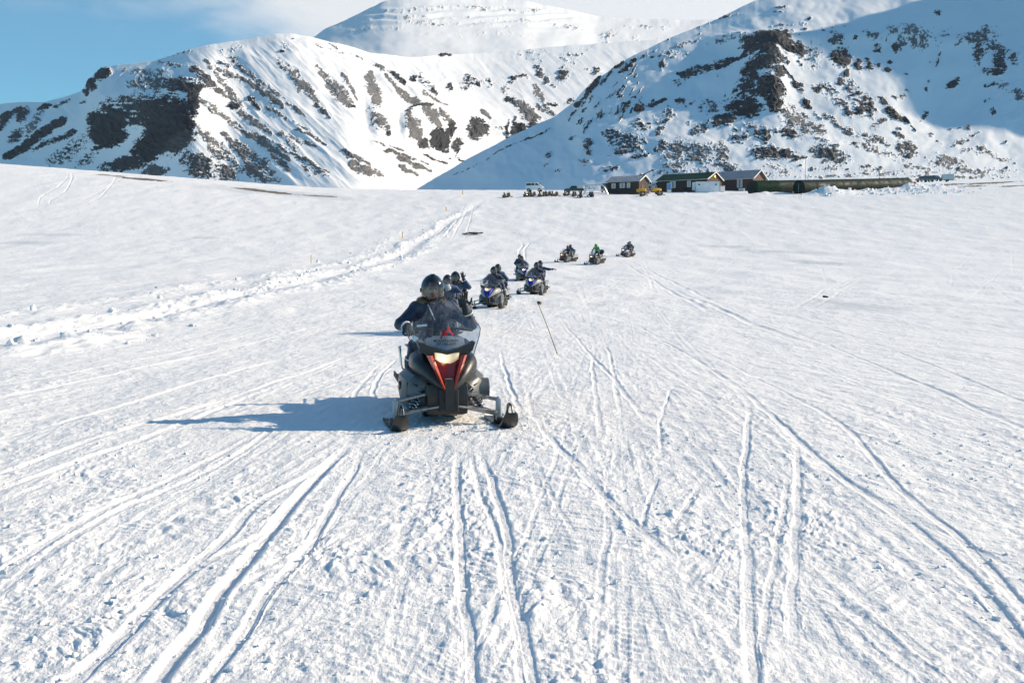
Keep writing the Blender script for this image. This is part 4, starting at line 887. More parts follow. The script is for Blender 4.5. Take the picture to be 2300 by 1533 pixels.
GLOVE = pmat('black_leather', (.022, .020, .018), .55, noise=.3, nscale=20, bump=.4, bscale=40); TANG = pmat('tan_leather', (.30, .20, .10), .6, noise=.2, nscale=20)
FURM = pmat('brown_fur', (.17, .11, .065), .85, noise=.5, nscale=30); FURG = pmat('ginger_fur', (.40, .20, .07), .85, noise=.5, nscale=30); REFL = pmat('reflective_tape', (.62, .64, .66), .35); BOOT = pmat('boot_rubber', (.02, .02, .022), .6); SCARF = pmat('grey_scarf', (.52, .54, .57), .8, bump=.4, bscale=60); CHINR = pmat('red_chin_strap', (.4, .03, .03), .5)
def remesh(mb, name, vox, smooth=6, mats=()):
    me = mb.mesh(name+'_raw'); o = bpy.data.objects.new(name, me); COL.objects.link(o)
    m = o.modifiers.new('r', 'REMESH'); m.mode = 'VOXEL'; m.voxel_size = vox; m.use_smooth_shade = True
    s = o.modifiers.new('s', 'SMOOTH'); s.factor = .5; s.iterations = smooth
    out = bpy.data.meshes.new_from_object(o.evaluated_get(bpy.context.evaluated_depsgraph_get())); out.name = name
    bpy.data.objects.remove(o); bpy.data.meshes.remove(me)
    for m_ in mats: out.materials.append(m_)
    out.polygons.foreach_set('use_smooth', np.ones(len(out.polygons), bool)); return out
def V(*a): return Vector(a)
def mixv(a, b, t): return a.lerp(b, t)
def body_mesh(J, mats, name='body'):
    """One continuous figure: trunk, neck, head with face, limbs to the wrists and ankles."""
    mb = MB(); pel, che, nck, hd = J['pelvis'], J['chest'], J['neck'], J['head']
    up = (che-pel).normalized(); rgt = (J['shl'][1]-J['shl'][0]).normalized(); fw = rgt.cross(up).normalized(); 
    if fw.y > 0: fw = -fw
    Rm = Matrix((rgt, -fw, up)).transposed()
    mb.ellip(pel, (.185, .155, .15), Rm); mb.ellip(mixv(pel, che, .5), (.175, .145, .19), Rm); mb.ellip(che, (.205, .15, .21), Rm); mb.ellip(che+up*.10, (.185, .125, .13), Rm)
    mb.capsule(che+up*.1, nck, .10, .075); mb.capsule(nck, hd-V(0, 0, .07), .062, .06)
    yaw = J.get('hyaw', 0.0); Rh = Matrix.Rotation(yaw, 3, 'Z') @ Matrix.Rotation(J.get('hpit', 0.0), 3, 'X')
    H = lambda x, y, z: hd+Rh @ V(x, y, z)
    mb.ellip(H(0, .01, .02), (.078, .098, .11), Rh); mb.ellip(H(0, -.025, -.05), (.058, .07, .07), Rh)          # skull, jaw
    mb.capsule(H(0, -.085, .018), H(0, -.108, -.02), .012, .019, 8); mb.ellip(H(0, -.075, -.062), (.028, .022, .014), Rh); mb.ellip(H(0, -.07, -.10), (.026, .026, .02), Rh)
    for s in (-1, 1):
        mb.ellip(H(s*.082, .015, .0), (.014, .03, .035), Rh); mb.ellip(H(s*.035, -.07, .03), (.024, .016, .014), Rh)
    for i, s in ((0, -1), (1, 1)):
        sh, el, ha = J['shl'][i], J['elb'][i], J['hand'][i]
        mb.capsule(che+up*.11+rgt*s*.10, sh, .105, .095); mb.capsule(sh, el, .09, .068); wr = mixv(el, ha, .80); mb.capsule(el, wr, .068, .05)
        hp, kn, an = pel+rgt*s*.095-up*.03, J['knee'][i], J['ank'][i]
        mb.capsule(hp, kn, .115, .082); mb.capsule(kn, an, .08, .062)
        mb.ellip(mixv(sh, el, .93), (.076, .076, .076))
    me = remesh(mb, name, .0145, 5, mats)
    n = len(me.polygons); c = np.empty(n*3, np.float32); me.polygons.foreach_get('center', c); c = c.reshape(-1, 3)
    hv = np.array(hd); Ri = np.array(Rh.transposed()); l = (c-hv) @ Ri.T
    idx = np.zeros(n, np.int32); axis = np.array((hd-nck).normalized())
    near = np.linalg.norm(l, axis=1) < .2
    idx[near & ((c-np.array(nck)) @ axis > .03)] = 1
    for s in (-1, 1): idx[near & (np.linalg.norm(l-np.array([s*.034, -.085, .022]), axis=1) < .016)] = 2
    idx[near & (np.abs(l[:, 0]) < .026) & (np.abs(l[:, 2]+.062) < .008) & (l[:, 1] < -.07)] = 3
    me.polygons.foreach_set('material_index', idx); return me
def glove_mesh(kind, mat):
    """Right hand, wrist at the origin, fingers towards +X, palm facing -Z, thumb on the +Y side."""
    mb = MB(); mb.capsule(V(-.05, 0, 0), V(.02, 0, 0), .046, .042, 12)
    mb.ellip(V(.055, 0, 0), (.055, .05, .024)); curl = {'grip': (58, 75, 50), 'open': (8, 14, 10), 'rest': (22, 30, 20)}[kind]
    for k, (y, ln) in enumerate(((.034, .074), (.012, .082), (-.011, .077), (-.032, .060))):
        p = V(.098, y, .0); a = 0; sp = (1.5-k)*R(5 if kind == 'open' else 2); r = .0125-.001*k*.5
        for j, f in enumerate((.45, .32, .23)):
            a += R(curl[j]); q = p+V(math.cos(a)*math.cos(sp), math.sin(sp), -math.sin(a))*ln*f*1.1; mb.capsule(p, q, r-j*.0008, r-.001-j*.0008, 8); p = q
    t0 = V(.025, .042, -.005); t1 = V(.06, .075, -.014 if kind != 'grip' else -.03); t2 = V(.092, .082 if kind != 'grip' else .06, -.02 if kind != 'grip' else -.05)
    mb.capsule(t0, t1, .017, .0145, 8); mb.capsule(t1, t2, .0145, .0115, 8)
    return remesh(mb, 'glove', .0052, 2, [mat])
GL = {k: glove_mesh(k, GLOVE) for k in ('grip', 'open', 'rest')}
GL_TAN = GL['rest'].copy(); GL_TAN.materials[0] = TANG
def helmet_parts(shell_mat):
    def sph(az0, az1, el0, el1, na, ne, rx, ry, rz, holes=None):
        mb = MB(); g = []
        for i in range(ne+1):
            el = el0+(el1-el0)*i/ne; row = []
            for k in range(na+1):
                az = az0+(az1-az0)*k/na
                row.append(mb.bm.verts.new((rx*math.cos(el)*math.sin(az), -ry*math.cos(el)*math.cos(az)-(.018*max(0, math.cos(az)) if el < -.3 else 0), rz*math.sin(el))))
            g.append(row)
        for i in range(ne):
            for k in range(na):
                ca = az0+(az1-az0)*(k+.5)/na; ce = el0+(el1-el0)*(i+.5)/ne
                if holes and holes(ca, ce): continue
                mb.bm.faces.new((g[i][k], g[i][k+1], g[i+1][k+1], g[i+1][k]))
        bmesh.ops.remove_doubles(mb.bm, verts=mb.bm.verts, dist=.0006); return mb
    hole = lambda az, el: abs(az) < R(66)-max(0, el-R(8))*.7 and R(-38) < el < R(27)
    mb = sph(-math.pi, math.pi, R(-62), R(90), 60, 46, .131, .156, .166, hole); bmesh.ops.solidify(mb.bm, geom=mb.bm.faces[:], thickness=.016)
    mb.box((0, .02, .164), (.05, .16, .012), bev=.005)
    sh = mb.mesh('helmet', [shell_mat], True, 45)
    mb = sph(R(-74), R(74), R(-40), R(28), 30, 14, .1345, .161, .168)
    vi = mb.mesh('visor', [VISOR], True, 60)
    mb = MB()
    for s in (-1, 1): mb.tube([(s*.128, -.02, -.01), (s*.142, -.02, -.01)], .022, 12)
    return sh, vi, mb.mesh('visor_hinge', [shell_mat], True, 40)
HB, HG = helmet_parts(HELM), helmet_parts(HELMG)
def fur_mesh(mat, seed, rad=.135, r=.042):
    rg = random.Random(seed); mb = MB()
    ring = [V(rad*math.sin(a), rad*.85*math.cos(a)-.0, .02*math.cos(a)) for a in np.linspace(R(38-180), R(322-180), 20)]
    mb.tube(ring, r*.8, 10)
    for i in range(1500):
        t = rg.random()*18.99; k = int(t); p = ring[k].lerp(ring[k+1], t-k); d = V(rg.gauss(0, 1), rg.gauss(0, 1), rg.gauss(0, 1)).normalized()
        q = p+d*r*.7; e = p+d*(r+rg.uniform(.006, .03))+V(0, 0, -.006); u = d.orthogonal().normalized()*.0035; w = d.cross(u)
        mb.add([q+u, q-u*.5+w*.9, q-u*.5-w*.9, e], [(0, 1, 3), (1, 2, 3), (2, 0, 3)])
    return mb.mesh('fur_collar', [mat], False)
FUR, FURO = fur_mesh(FURM, 1), fur_mesh(FURG, 2)
def boot_mesh():
    mb = MB(); mb.capsule(V(0, .02, .26), V(0, .03, .08), .072, .062); mb.capsule(V(0, .05, .055), V(0, -.13, .05), .055, .048); mb.box((0, -.04, .022), (.10, .28, .04), bev=.012)
    return remesh(mb, 'boot', .012, 3, [BOOT])
BOOTM = boot_mesh()
def orient(p, d, nrm):
    "frame with X along d and Z near nrm"
    d = d.normalized(); z = (nrm-d*nrm.dot(d)).normalized(); y = z.cross(d); M = Matrix((d, y, z)).transposed().to_4x4(); M.translation = p; return M
CACHE = {}
ORG = V(0, 1.2, 0)
def sit(dy=0.0, dz=0.0, lean=0.0, hands=None, elbows=None, knees=None, feet=None, hyaw=0.0, hpit=0.0, tx=0.0):
    b = dict(pelvis=V(0, 1.28+dy, .865+dz), chest=V(tx*.5, 1.15+dy-lean, 1.115+dz), neck=V(tx*.9, 1.09+dy-lean*1.3, 1.265+dz), head=V(tx, 1.05+dy-lean*1.5, 1.395+dz),
      shl=[V(-.185+tx*.7, 1.14+dy-lean*1.1, 1.195+dz), V(.185+tx*.7, 1.14+dy-lean*1.1, 1.195+dz)],
      elb=elbows or [V(-.39, 1.0+dy, 1.03+dz), V(.39, 1.0+dy, 1.03+dz)], hand=hands or [V(-.31, .775, .985), V(.31, .775, .985)],
      knee=knees or [V(-.27, .80+dy, .80+dz*.5), V(.27, .80+dy, .80+dz*.5)], ank=feet or [V(-.31, .93+dy, .47), V(.31, .93+dy, .47)], hyaw=hyaw, hpit=hpit)
    return b
POSES = {
 'wave': sit(lean=.05, tx=-.05, hands=[V(-.31, .79, .985), V(.29, .88, 1.25)], elbows=[V(-.415, .98, 1.02), V(.40, 1.03, 1.01)]),
 'drive': sit(lean=.05), 'drive2': sit(lean=.02, tx=.02, hyaw=.25), 'drive3': sit(lean=.08, hyaw=-.2),
 'ride': sit(dy=.52, dz=.085, lean=.03, tx=.03, hands=[V(-.34, 1.62, .84), V(.34, 1.62, .84)], elbows=[V(-.36, 1.72, 1.06), V(.36, 1.72, 1.06)], hyaw=-.2),
 'ride2': sit(dy=.52, dz=.085, lean=.02, tx=-.04, hands=[V(-.25, 1.4, 1.0), V(.34, 1.62, .84)], elbows=[V(-.36, 1.66, 1.06), V(.36, 1.72, 1.06)], hyaw=.2),
 'raise': sit(dy=.50, dz=.085, lean=.02, tx=.06, hands=[V(-.30, 1.5, .90), V(.24, 1.55, 1.53)], elbows=[V(-.36, 1.68, 1.06), V(.44, 1.60, 1.22)], hyaw=.1),
 'reach': sit(dy=.52, dz=.085, lean=.02, tx=.04, hands=[V(-.34, 1.62, .84), V(.78, 1.45, 1.26)], elbows=[V(-.36, 1.72, 1.06), V(.48, 1.58, 1.24)], hyaw=.1),
 'stand': dict(pelvis=V(0, 1.25, 1.10), chest=V(0, 1.12, 1.40), neck=V(0, 1.05, 1.57), head=V(0, 1.01, 1.675), shl=[V(-.19, 1.11, 1.49), V(.19, 1.11, 1.49)], elb=[V(-.36, .98, 1.24), V(.36, .98, 1.24)],
   hand=[V(-.31, .775, .985), V(.31, .775, .985)], knee=[V(-.25, 1.08, .78), V(.25, 1.08, .78)], ank=[V(-.31, 1.22, .47), V(.31, 1.22, .47)], hyaw=.35, hpit=.05),
}
def person(pose, M, label, suit=NAVY, helm=HB, fur=None, scarf=False, tan=False, kind=('grip', 'grip'), group='riders in navy snowsuits'):
    root = empty('person', label, 'person', group=group); root.matrix_world = M @ Matrix.Translation(ORG)
    J = POSES[pose]; key = (pose, suit.name)
    if key not in CACHE: CACHE[key] = body_mesh(J, [suit, SKIN, EYE, LIP])
    T = Matrix.Translation(-ORG)
    def put(n, me, mat=None, par=root):
        o = link(n, me, par); o.matrix_local = (T @ mat) if par is root else mat; return o
    I = Matrix.Identity(4)
    put('body', CACHE[key], I)
    Hm = Matrix.Translation(J['head']+V(0, .012, .018)) @ Matrix.Rotation(J.get('hyaw', 0), 4, 'Z') @ Matrix.Rotation(J.get('hpit', 0), 4, 'X')
    h = put('helmet', helm[0], Hm); put('visor', helm[1], I, h); put('visor_hinge', helm[2], I, h)
    for i, s in ((0, -1), (1, 1)):
        el, ha = J['elb'][i], J['hand'][i]; wr = mixv(el, ha, .82); d = ha-wr; k = kind[i]
        if k == 'open': nrm = V(-.2, 1, .1); d = V(-.18*s, -.15, 1)
        elif k == 'grip': nrm = V(0, -.5, 1); d = V(-s*.1, -.9, -.25)
        else: nrm = V(0, -.2, 1)
        Mh = orient(wr, d, nrm)
        if s > 0: Mh = Mh @ Matrix.Diagonal((1, 1, 1, 1))
        else: Mh = Mh @ Matrix.Diagonal((1, -1, 1, 1))
        g = put('glove', GL_TAN if (tan and i == 1) else GL[k], Mh)
        ax = (wr-el).normalized(); u = ax.orthogonal().normalized(); w = ax.cross(u)
        kk = (pose, i, 'band')
        if kk not in CACHE:
            mb = MB(); c = mixv(el, wr, .72)-ORG; ring = [c+(u*math.cos(a)+w*math.sin(a))*.060 for a in np.linspace(0, 2*math.pi, 20, endpoint=False)]
            mb.tube(ring, .010, 6, closed=True); CACHE[kk] = mb.mesh('reflective_band', [REFL])
        o = link('reflective_band', CACHE[kk], root)
        an = J['ank'][i]; Mb = Matrix.Translation(V(an.x, an.y, .35)) @ Matrix.Rotation(s*.15, 4, 'Z')
        put('boot', BOOTM, Mb)
        kn = J['knee'][i]; kk = (pose, i, 'legband')
        if kk not in CACHE:
            mb = MB(); ax = (an-kn).normalized(); u = ax.orthogonal().normalized(); w = ax.cross(u); c = mixv(kn, an, .45)-ORG
            mb.tube([c+(u*math.cos(a)+w*math.sin(a))*.078 for a in np.linspace(0, 2*math.pi, 20, endpoint=False)], .010, 6, closed=True); CACHE[kk] = mb.mesh('reflective_band', [REFL])
        link('reflective_band', CACHE[kk], root)
    up = (J['neck']-J['chest']).normalized()
    if fur is not None: put('fur_collar', fur, Matrix.Translation(J['neck']+V(0, .03, .015)))
    else:
        kk = ('collar', suit.name)
        if kk not in CACHE:
            mb = MB(); mb.tube([V(.098*math.sin(a), .09*math.cos(a), .012*math.cos(a)) for a in np.linspace(0, 2*math.pi, 22, endpoint=False)], .030, 8, closed=True, ell=(1.5, .8)); CACHE[kk] = mb.mesh('collar', [suit])
        put('collar', CACHE[kk], Matrix.Translation(J['neck']+V(0, .01, .01)))
    if scarf:
        mb = MB(); mb.ellip((0, -.055, -.09), (.095, .085, .075)); mb.ellip((0, -.07, -.18), (.13, .08, .09)); put('scarf', mb.mesh('scarf', [SCARF]), Matrix.Translation(J['head']))
    if pose == 'wave':
        mb = MB(); a = J['neck']+V(-.06, -.085, -.02); mb.tube(spline([a, a+V(.03, -.04, -.08), a+V(.07, -.06, -.17)], 4), .0075, 6); mb.mesh; o = link('zip_flap', mb.mesh('zip_flap', [REFL]), root); o.location = -ORG
    return root
M = [m for _, m in SLEDS]
person('wave', M[0], 'person driving the nearest red snowmobile, black glove raised behind the screen, fur collar', fur=FUR, kind=('grip', 'open'))
person('drive', M[1], 'person in black helmet and pale scarf, just right of the nearest driver\'s helmet', suit=NAVY2, scarf=True)
person('raise', M[1], 'person with ginger fur collar raising a black glove, on the hidden snowmobile', suit=NAVY2, fur=FURO, kind=('rest', 'open'))
person('drive', M[2], 'person in navy driving the blue snowmobile with the glaring headlight')
person('ride', M[2], 'person in navy sitting behind the driver on the snowmobile with the glaring headlight', suit=NAVY2, kind=('rest', 'rest'))
person('drive3', M[3], 'person in navy driving the blue snowmobile that is half hidden')
person('ride2', M[3], 'person in navy seated behind the driver on the half hidden blue snowmobile', kind=('rest', 'rest'))
person('drive', M[4], 'person in navy driving the blue snowmobile nearest the marker stick, passenger reaching out behind')
person('reach', M[4], 'person in navy stretching out an arm with a tan mitten', suit=NAVY2, tan=True, kind=('rest', 'rest'))
person('drive2', M[5], 'person in navy driving the far red snowmobile')
person('ride', M[5], 'person in navy seated behind the driver on the far red snowmobile', suit=NAVY2, kind=('rest', 'rest'))
gd = person('stand', M[6], 'person in lime helmet and green jacket standing up on a dark blue snowmobile', suit=GREEN, helm=HG, group='guides')
person('drive2', M[7], 'person in navy driving the last snowmobile of the moving line')
person('ride2', M[7], 'person in navy seated behind the driver on the last snowmobile of the line', suit=NAVY2, kind=('rest', 'rest'))
# guide: teal trousers below the waist, lime chest panel
for ch in gd.children:
    if ch.name.startswith('body'):
        me = ch.data; me.materials.append(TEAL); me.materials.append(NAVY)
        for p in me.polygons:
            if p.material_index == 0:
                if p.center.z < .62: p.material_index = 4
                elif p.center.z < 1.16: p.material_index = 5
                elif p.center.x > .14: p.material_index = 4
# black bag strapped on the back of the guide's snowmobile
bag = empty('bag', 'black duffel bag strapped behind the guide in green', 'bag'); bag.matrix_world = M[6] @ Matrix.Translation((0, 2.0, .87))
mb = MB(); secs = []
for x in np.linspace(-.36, .36, 9):
    k = max(.35, 1-(abs(x)/.38)**4*.6); secs.append([(x, math.cos(a)*.20*k, .2+math.sin(a)*.2*k+.008*math.sin(9*x+3*a)) for a in np.linspace(0, 2*math.pi, 18, endpoint=False)])
mb.loft(secs); mb.build('bag_body', GLOVE, bag)
for x in (-.15, .15):
    mb = MB(); mb.tube([(x, math.cos(a)*.207, .2+math.sin(a)*.207) for a in np.linspace(0, 2*math.pi, 22, endpoint=False)], .012, 5, closed=True); mb.build('strap', BLK2, bag)
# ---------------------------------------------------------------- base camp
BROWN = pmat('brown_log', (.062, .030, .018), .7, noise=.35, nscale=3, bump=.3, bscale=8); BROWND = pmat('dark_brown_log', (.030, .018, .013), .75, noise=.3, nscale=3, bump=.3, bscale=8)
RBROWN = pmat('red_brown_cladding', (.078, .030, .019), .7, noise=.3, nscale=3)
ROOFG = pmat('grey_roof_sheet', (.20, .24, .29), .35, metal=.3, noise=.2, nscale=1.5); ROOFGR = pmat('green_roof_sheet', (.004, .042, .030), .7, spec=.15, noise=.2, nscale=2); BARGE = pmat('white_trim', (.72, .70, .67), .5)
PANE = pmat('window_pane', (.03, .04, .05), .06); WDOOR = pmat('white_door', (.74, .76, .78), .5, noise=.06, nscale=2); SEAM = pmat('door_seam', (.33, .35, .37), .6); CURT = pmat('pale_curtain', (.62, .55, .50), .8)
GRN = pmat('sunlit_green_steel', (.003, .040, .024), .7, spec=.12, noise=.3, nscale=1.2); DGRN = pmat('dark_green_steel', (.002, .016, .012), .62, spec=.14, noise=.3, nscale=.8); DARK = pmat('painted_opening_shade', (.006, .007, .008), .9)  # lighter green is the sunlit tone; near-black paints the doorway's shade
WHITE = pmat('white_car_paint', (.72, .73, .74), .3, coat=.5); BLKC = pmat('black_car_paint', (.018, .02, .022), .25, coat=.6); TYRE = pmat('tyre_rubber', (.018, .018, .018), .8); RIM = pmat('wheel_rim', (.45, .45, .46), .35, metal=.7); GLS = pmat('car_glass', (.02, .03, .035), .05); CREAM = pmat('cream_cover', (.62, .58, .52), .6)
YEL = pmat('yellow_tank', (.72, .36, .012), .4, noise=.15, nscale=3); AMB = pmat('lit_amber_lamp', (.9, .5, .1), .4, emit=(1, .42, .06), estr=3.0); GLINT = pmat('painted_gold_glint', (.40, .30, .16), .3, metal=.5); ORNG = pmat('orange_cloth', (.75, .10, .03), .7); PIPE = pmat('galvanised_pipe', (.52, .54, .56), .4, metal=.5); BLUEP = pmat('blue_poster', (.10, .28, .50), .5)  # gold tone paints sunlight glinting on the black cars, used for bumpers
def hit(px, py):
    D = np.linspace(5, 330, 4000); X = (px-CX)/F*D
    r = pyz(ground_base(X, D), D); k = np.where(r <= py)[0]; d = float(D[k[0]]) if len(k) else 300.0
    x = (px-CX)/F*d; return x, d, surf(x, d)
def spot(px, D): x = (px-CX)/F*D; return x, D, surf(x, D)
def cabin(name, label, px, D, L, W, wh, rh, yaw, wall, roof, wins, over=.45, door=None, lamp=False, gwall=None):
    x, d, z = spot(px, D); root = empty(name, label, 'building', (x, d, z-.25), R(yaw), group='buildings of the camp'); wh += .25; rh += .25
    mb = MB(); mb.prism([(-W/2, -.6), (W/2, -.6), (W/2, wh), (0, rh), (-W/2, wh)], -L/2, L/2, 'x'); w_ = mb.build('wall', wall, root, True, 20)
    a = math.atan2(rh-wh, W/2); sl = math.hypot(rh-wh, W/2)+over
    mb = MB()
    for s in (-1, 1):
        c = Vector((0, s*(math.cos(a)*sl/2), rh-math.sin(a)*sl/2+.07)); M = Matrix.Rotation(-s*a, 3, 'X'); mb.box(c, (L+2*over, sl, .10), M)
        n_ = int((L+2*over)/.5)
        for k in range(n_+1): mb.box(c+M @ Vector((-(L/2+over)+.02+k*(L+2*over-.04)/n_, 0, .065)), (.035, sl-.02, .03), M)
    rf = mb.build('roof', roof, root, True, 20)
    for e in (-1, 1):
        mb = MB()
        for s in (-1, 1):
            c = Vector((e*(L/2+over+.03), s*(math.cos(a)*sl/2), rh-math.sin(a)*sl/2+.03)); mb.box(c, (.05, sl+.05, .26), Matrix.Rotation(-s*a, 3, 'X'))
        mb.build('bargeboard', BARGE, rf, True, 20)
    mb = MB(); mb.tube([(-(L/2+over), -(W/2+over*math.cos(a))-.04, wh-math.tan(a)*over+.02), (L/2+over, -(W/2+over*math.cos(a))-.04, wh-math.tan(a)*over+.02)], .06, 8); mb.build('gutter', BARGE, rf)
    for (side, u, zz, ww, hh) in wins:
        def at(u_, v_, o_): return Vector((u_, -W/2-o_, v_)) if side == 'f' else Vector((L/2+o_, u_, v_))
        dm = (lambda a_, b_, t_: (a_, t_, b_)) if side == 'f' else (lambda a_, b_, t_: (t_, a_, b_))
        mb = MB(); zz += .25
        for q in ((-ww/2, 0, .10, hh+.1), (ww/2, 0, .10, hh+.1), (0, -hh/2, ww, .10), (0, hh/2, ww, .10), (0, 0, .06, hh)): mb.box(at(u+q[0], zz+q[1], .03), dm(q[2], q[3], .06))
        fr = mb.build('window', BARGE, root, True, 20)
        mb = MB(); mb.box(at(u, zz, .012), dm(ww-.02, hh-.02, .02)); mb.build('pane', PANE, fr)
        mb = MB(); mb.box(at(u-ww*.28, zz, .026), dm(ww*.3, hh-.1, .008)); mb.box(at(u+ww*.28, zz, .026), dm(ww*.3, hh-.1, .008)); mb.build('curtain', CURT, fr)
    if door:
        side, u, ww, hh, mt = door
        c = Vector((u, -W/2-.03, hh/2+.25)) if side == 'f' else Vector((L/2+.03, u, hh/2+.25))
        mb = MB(); mb.box(c, (ww, .06, hh) if side == 'f' else (.06, ww, hh), bev=.01); dr = mb.build('door', mt, root, True, 20)
        mb = MB(); mb.ellip(c+(Vector((ww*.38, -.05, 0)) if side == 'f' else Vector((.05, ww*.38, 0))), (.05, .05, .05)); mb.build('handle', CHROME, dr)
    if lamp:
        mb = MB(); mb.ellip((L/2+.16, 0, wh+(rh-wh)*.42), (.12, .26, .30)); mb.build('lamp', AMB, root)
    return root
cabin('log_hut', 'small brown log hut with a grey sheet roof and snow against its wall', 1409, 266, 8.6, 5.6, 3.0, 4.3, -33, BROWND, ROOFG, (('f', -2.6, 1.9, 1.0, 1.1), ('f', -.2, 1.9, 1.3, 1.1), ('f', 1.5, 1.9, .8, 1.1)), door=('g', -.9, 1.1, 2.1, RBROWN))
cabin('lodge', 'long dark brown lodge with a green roof and a lit amber lamp under its gable', 1545, 283, 14.5, 8.4, 2.9, 4.7, -37, BROWND, ROOFGR, (('f', -2.6, 1.7, 1.6, 1.6), ('f', 2.1, 1.7, .9, 1.5)), door=('f', 3.6, 1.1, 2.1, WDOOR), lamp=True)
cabin('house', 'red-brown house with a blue-grey roof, right of the white shed', 1648, 296, 14, 8.0, 3.0, 5.2, -38, RBROWN, ROOFG, (('f', 3.2, 1.6, 1.5, 2.2),), over=.6)
# poster board by the lodge entrance
x, d, z = spot(1500, 272); pb = empty('poster_board', 'blue and white poster panel by the lodge entrance', 'sign', (x, d, z), R(-20))
mb = MB(); mb.box((0, 0, 1.3), (1.1, .06, 2.3), bev=.01); mb.build('board', WHITE, pb); mb = MB(); mb.box((0, -.045, 1.55), (.95, .03, 1.6)); mb.build('poster', BLUEP, pb)
# white shed with double doors against the lodge gable
x, d, z = spot(1585, 271); sh = empty('white_shed', 'white flat-topped shed with double doors against the lodge gable', 'shed', (x, d, z-.2), R(-3), group='buildings of the camp')
mb = MB(); mb.box((0, 0, 1.35), (5.8, 2.6, 2.9), bev=.03); mb.build('wall', WHITE, sh, True, 25)
mb = MB(); mb.box((0, 0, 2.84), (6.0, 2.8, .09), bev=.02); mb.build('roof', BARGE, sh, True, 25)
for u in (-.5, .65):
    mb = MB(); mb.box((u, -1.33, 1.4), (1.1, .06, 2.4), bev=.015); dr = mb.build('door', WDOOR, sh, True, 25); mb = MB(); mb.box((u+.35*(1 if u < 0 else -1), -1.38, 1.3), (.05, .05, .3), bev=.01); mb.build('handle', SEAM, dr)
mb = MB(); mb.box((1.95, -1.325, 1.4), (1.3, .05, 2.4), bev=.015); mb.build('panel', WDOOR, sh, True, 25)
for u in (-2.2, 2.0):
    mb = MB(); mb.box((u, -1.36, 2.15), (.36, .05, .38), bev=.01); mb.build('window', PANE, sh, True, 25)
def crate(name, label, cat, px, D, dims, mat, roof=None):
    x, d, z = spot(px, D); o = empty(name, label, cat, (x, d, z-.05), R(-15)); mb = MB(); mb.box((0, 0, dims[2]/2), dims, bev=.04); mb.build('body', mat, o, True, 25)
    mb = MB(); mb.box((0, 0, dims[2]+.05), (dims[0]+.2, dims[1]+.2, .10), bev=.02); mb.build('lid', roof or mat, o, True, 25)
    mb = MB(); mb.box((.02, -dims[1]/2-.012, dims[2]*.5), (dims[0]*.7, .03, dims[2]*.75), bev=.008); mb.build('door', SEAM if roof is None else WDOOR, o, True, 25); return o
crate('utility_cabinet', 'narrow white cabinet between the white shed and the red-brown house', 'cabinet', 1619, 274, (1.1, .9, 1.6), WHITE, ROOFG)
crate('storage_box', 'low white box in front of the red-brown house gable', 'box', 1662, 283, (1.5, .8, .65), WHITE)
# green tunnels
def tunnel(label, px0, D0, px1, D1, rad, sink, mat, cap_mat, straps=0, dark_panel=False, sunlit_len=0):
    x0, d0, z0 = spot(px0, D0); x1, d1, z1 = spot(px1, D1); a = Vector((x0, d0, z0+sink)); b = Vector((x1, d1, max(z1, z0)+sink*.9)); L_ = (b-a).length
    root = empty('tunnel', label, 'tunnel', a, 0, group='green steel tunnels'); dv = (b-a); u = Vector((dv.y, -dv.x, 0)).normalized(); w = u.cross(dv.normalized()); w = -w if w.z < 0 else w
    mb = MB(); n_ = 60; secs = []
    for i in range(n_+1):
        t = i/n_; k = 1.0 if t < .985 else .9; rr = rad*k*(1+.006*(i % 2))
        secs.append([dv*t+u*rr*math.cos(q)+w*rr*math.sin(q) for q in np.linspace(0, 2*math.pi, 28, endpoint=False)])
    mb.loft(secs); bd = mb.build('shell', mat, root, True, 50)
    if sunlit_len:
        mb = MB(); mb.loft([[dv.normalized()*s_+u*rad*1.03*math.cos(q)+w*rad*1.03*math.sin(q) for q in np.linspace(-.35, math.pi+.35, 24)] for s_ in np.linspace(-.2, sunlit_len, 8)], cap=False, closed=False); bmesh.ops.solidify(mb.bm, geom=mb.bm.faces[:], thickness=.05); mb.build('sunlit_shell', GRN, root, True, 50)  # added lighter sheet: sunlight on the front stretch put into its colour
    f = dv.normalized(); mb = MB()
    mb.loft([[-f*s_+u*rad*1.06*k*math.cos(q)+w*rad*1.06*k*math.sin(q) for q in np.linspace(0, 2*math.pi, 32, endpoint=False)] for s_, k in ((.0, 1), (.12, 1), (.16, .96))]); cp = mb.build('end_cap', cap_mat, root, True, 30)
    mb = MB()
    if dark_panel: mb.box(-f*.2+w*(-sink*.2), (rad*.95, .10, rad*1.75), Matrix((u, -f, w)).transposed()); mb.build('dark_panel', DARK, cp)  # solid near-black panel painting the shade inside the doorway
    else: mb.box(-f*.19+w*.1, (.07, .05, rad*1.1), Matrix((u, -f, w)).transposed()); mb.build('door_seam', SEAM, cp)
    for k in range(straps):
        c = dv*(.80+.055*k); mb = MB(); mb.tube([c+u*rad*1.015*math.cos(q)+w*rad*1.015*math.sin(q) for q in np.linspace(0, 2*math.pi, 30, endpoint=False)], .03, 5, closed=True); mb.build('strap', SILV, bd)
    return root
tunnel('dark green steel tunnel with a round closed end, nearer of the two', 1790, 243, 2032, 262, 1.75, 1.2, DGRN, DGRN, straps=3)
tunnel('green steel tunnel with a dark panel painted as its doorway, beside the red-brown house', 1688, 248, 1955, 270, 1.75, 1.15, DGRN, GRN, dark_panel=True, sunlit_len=7)
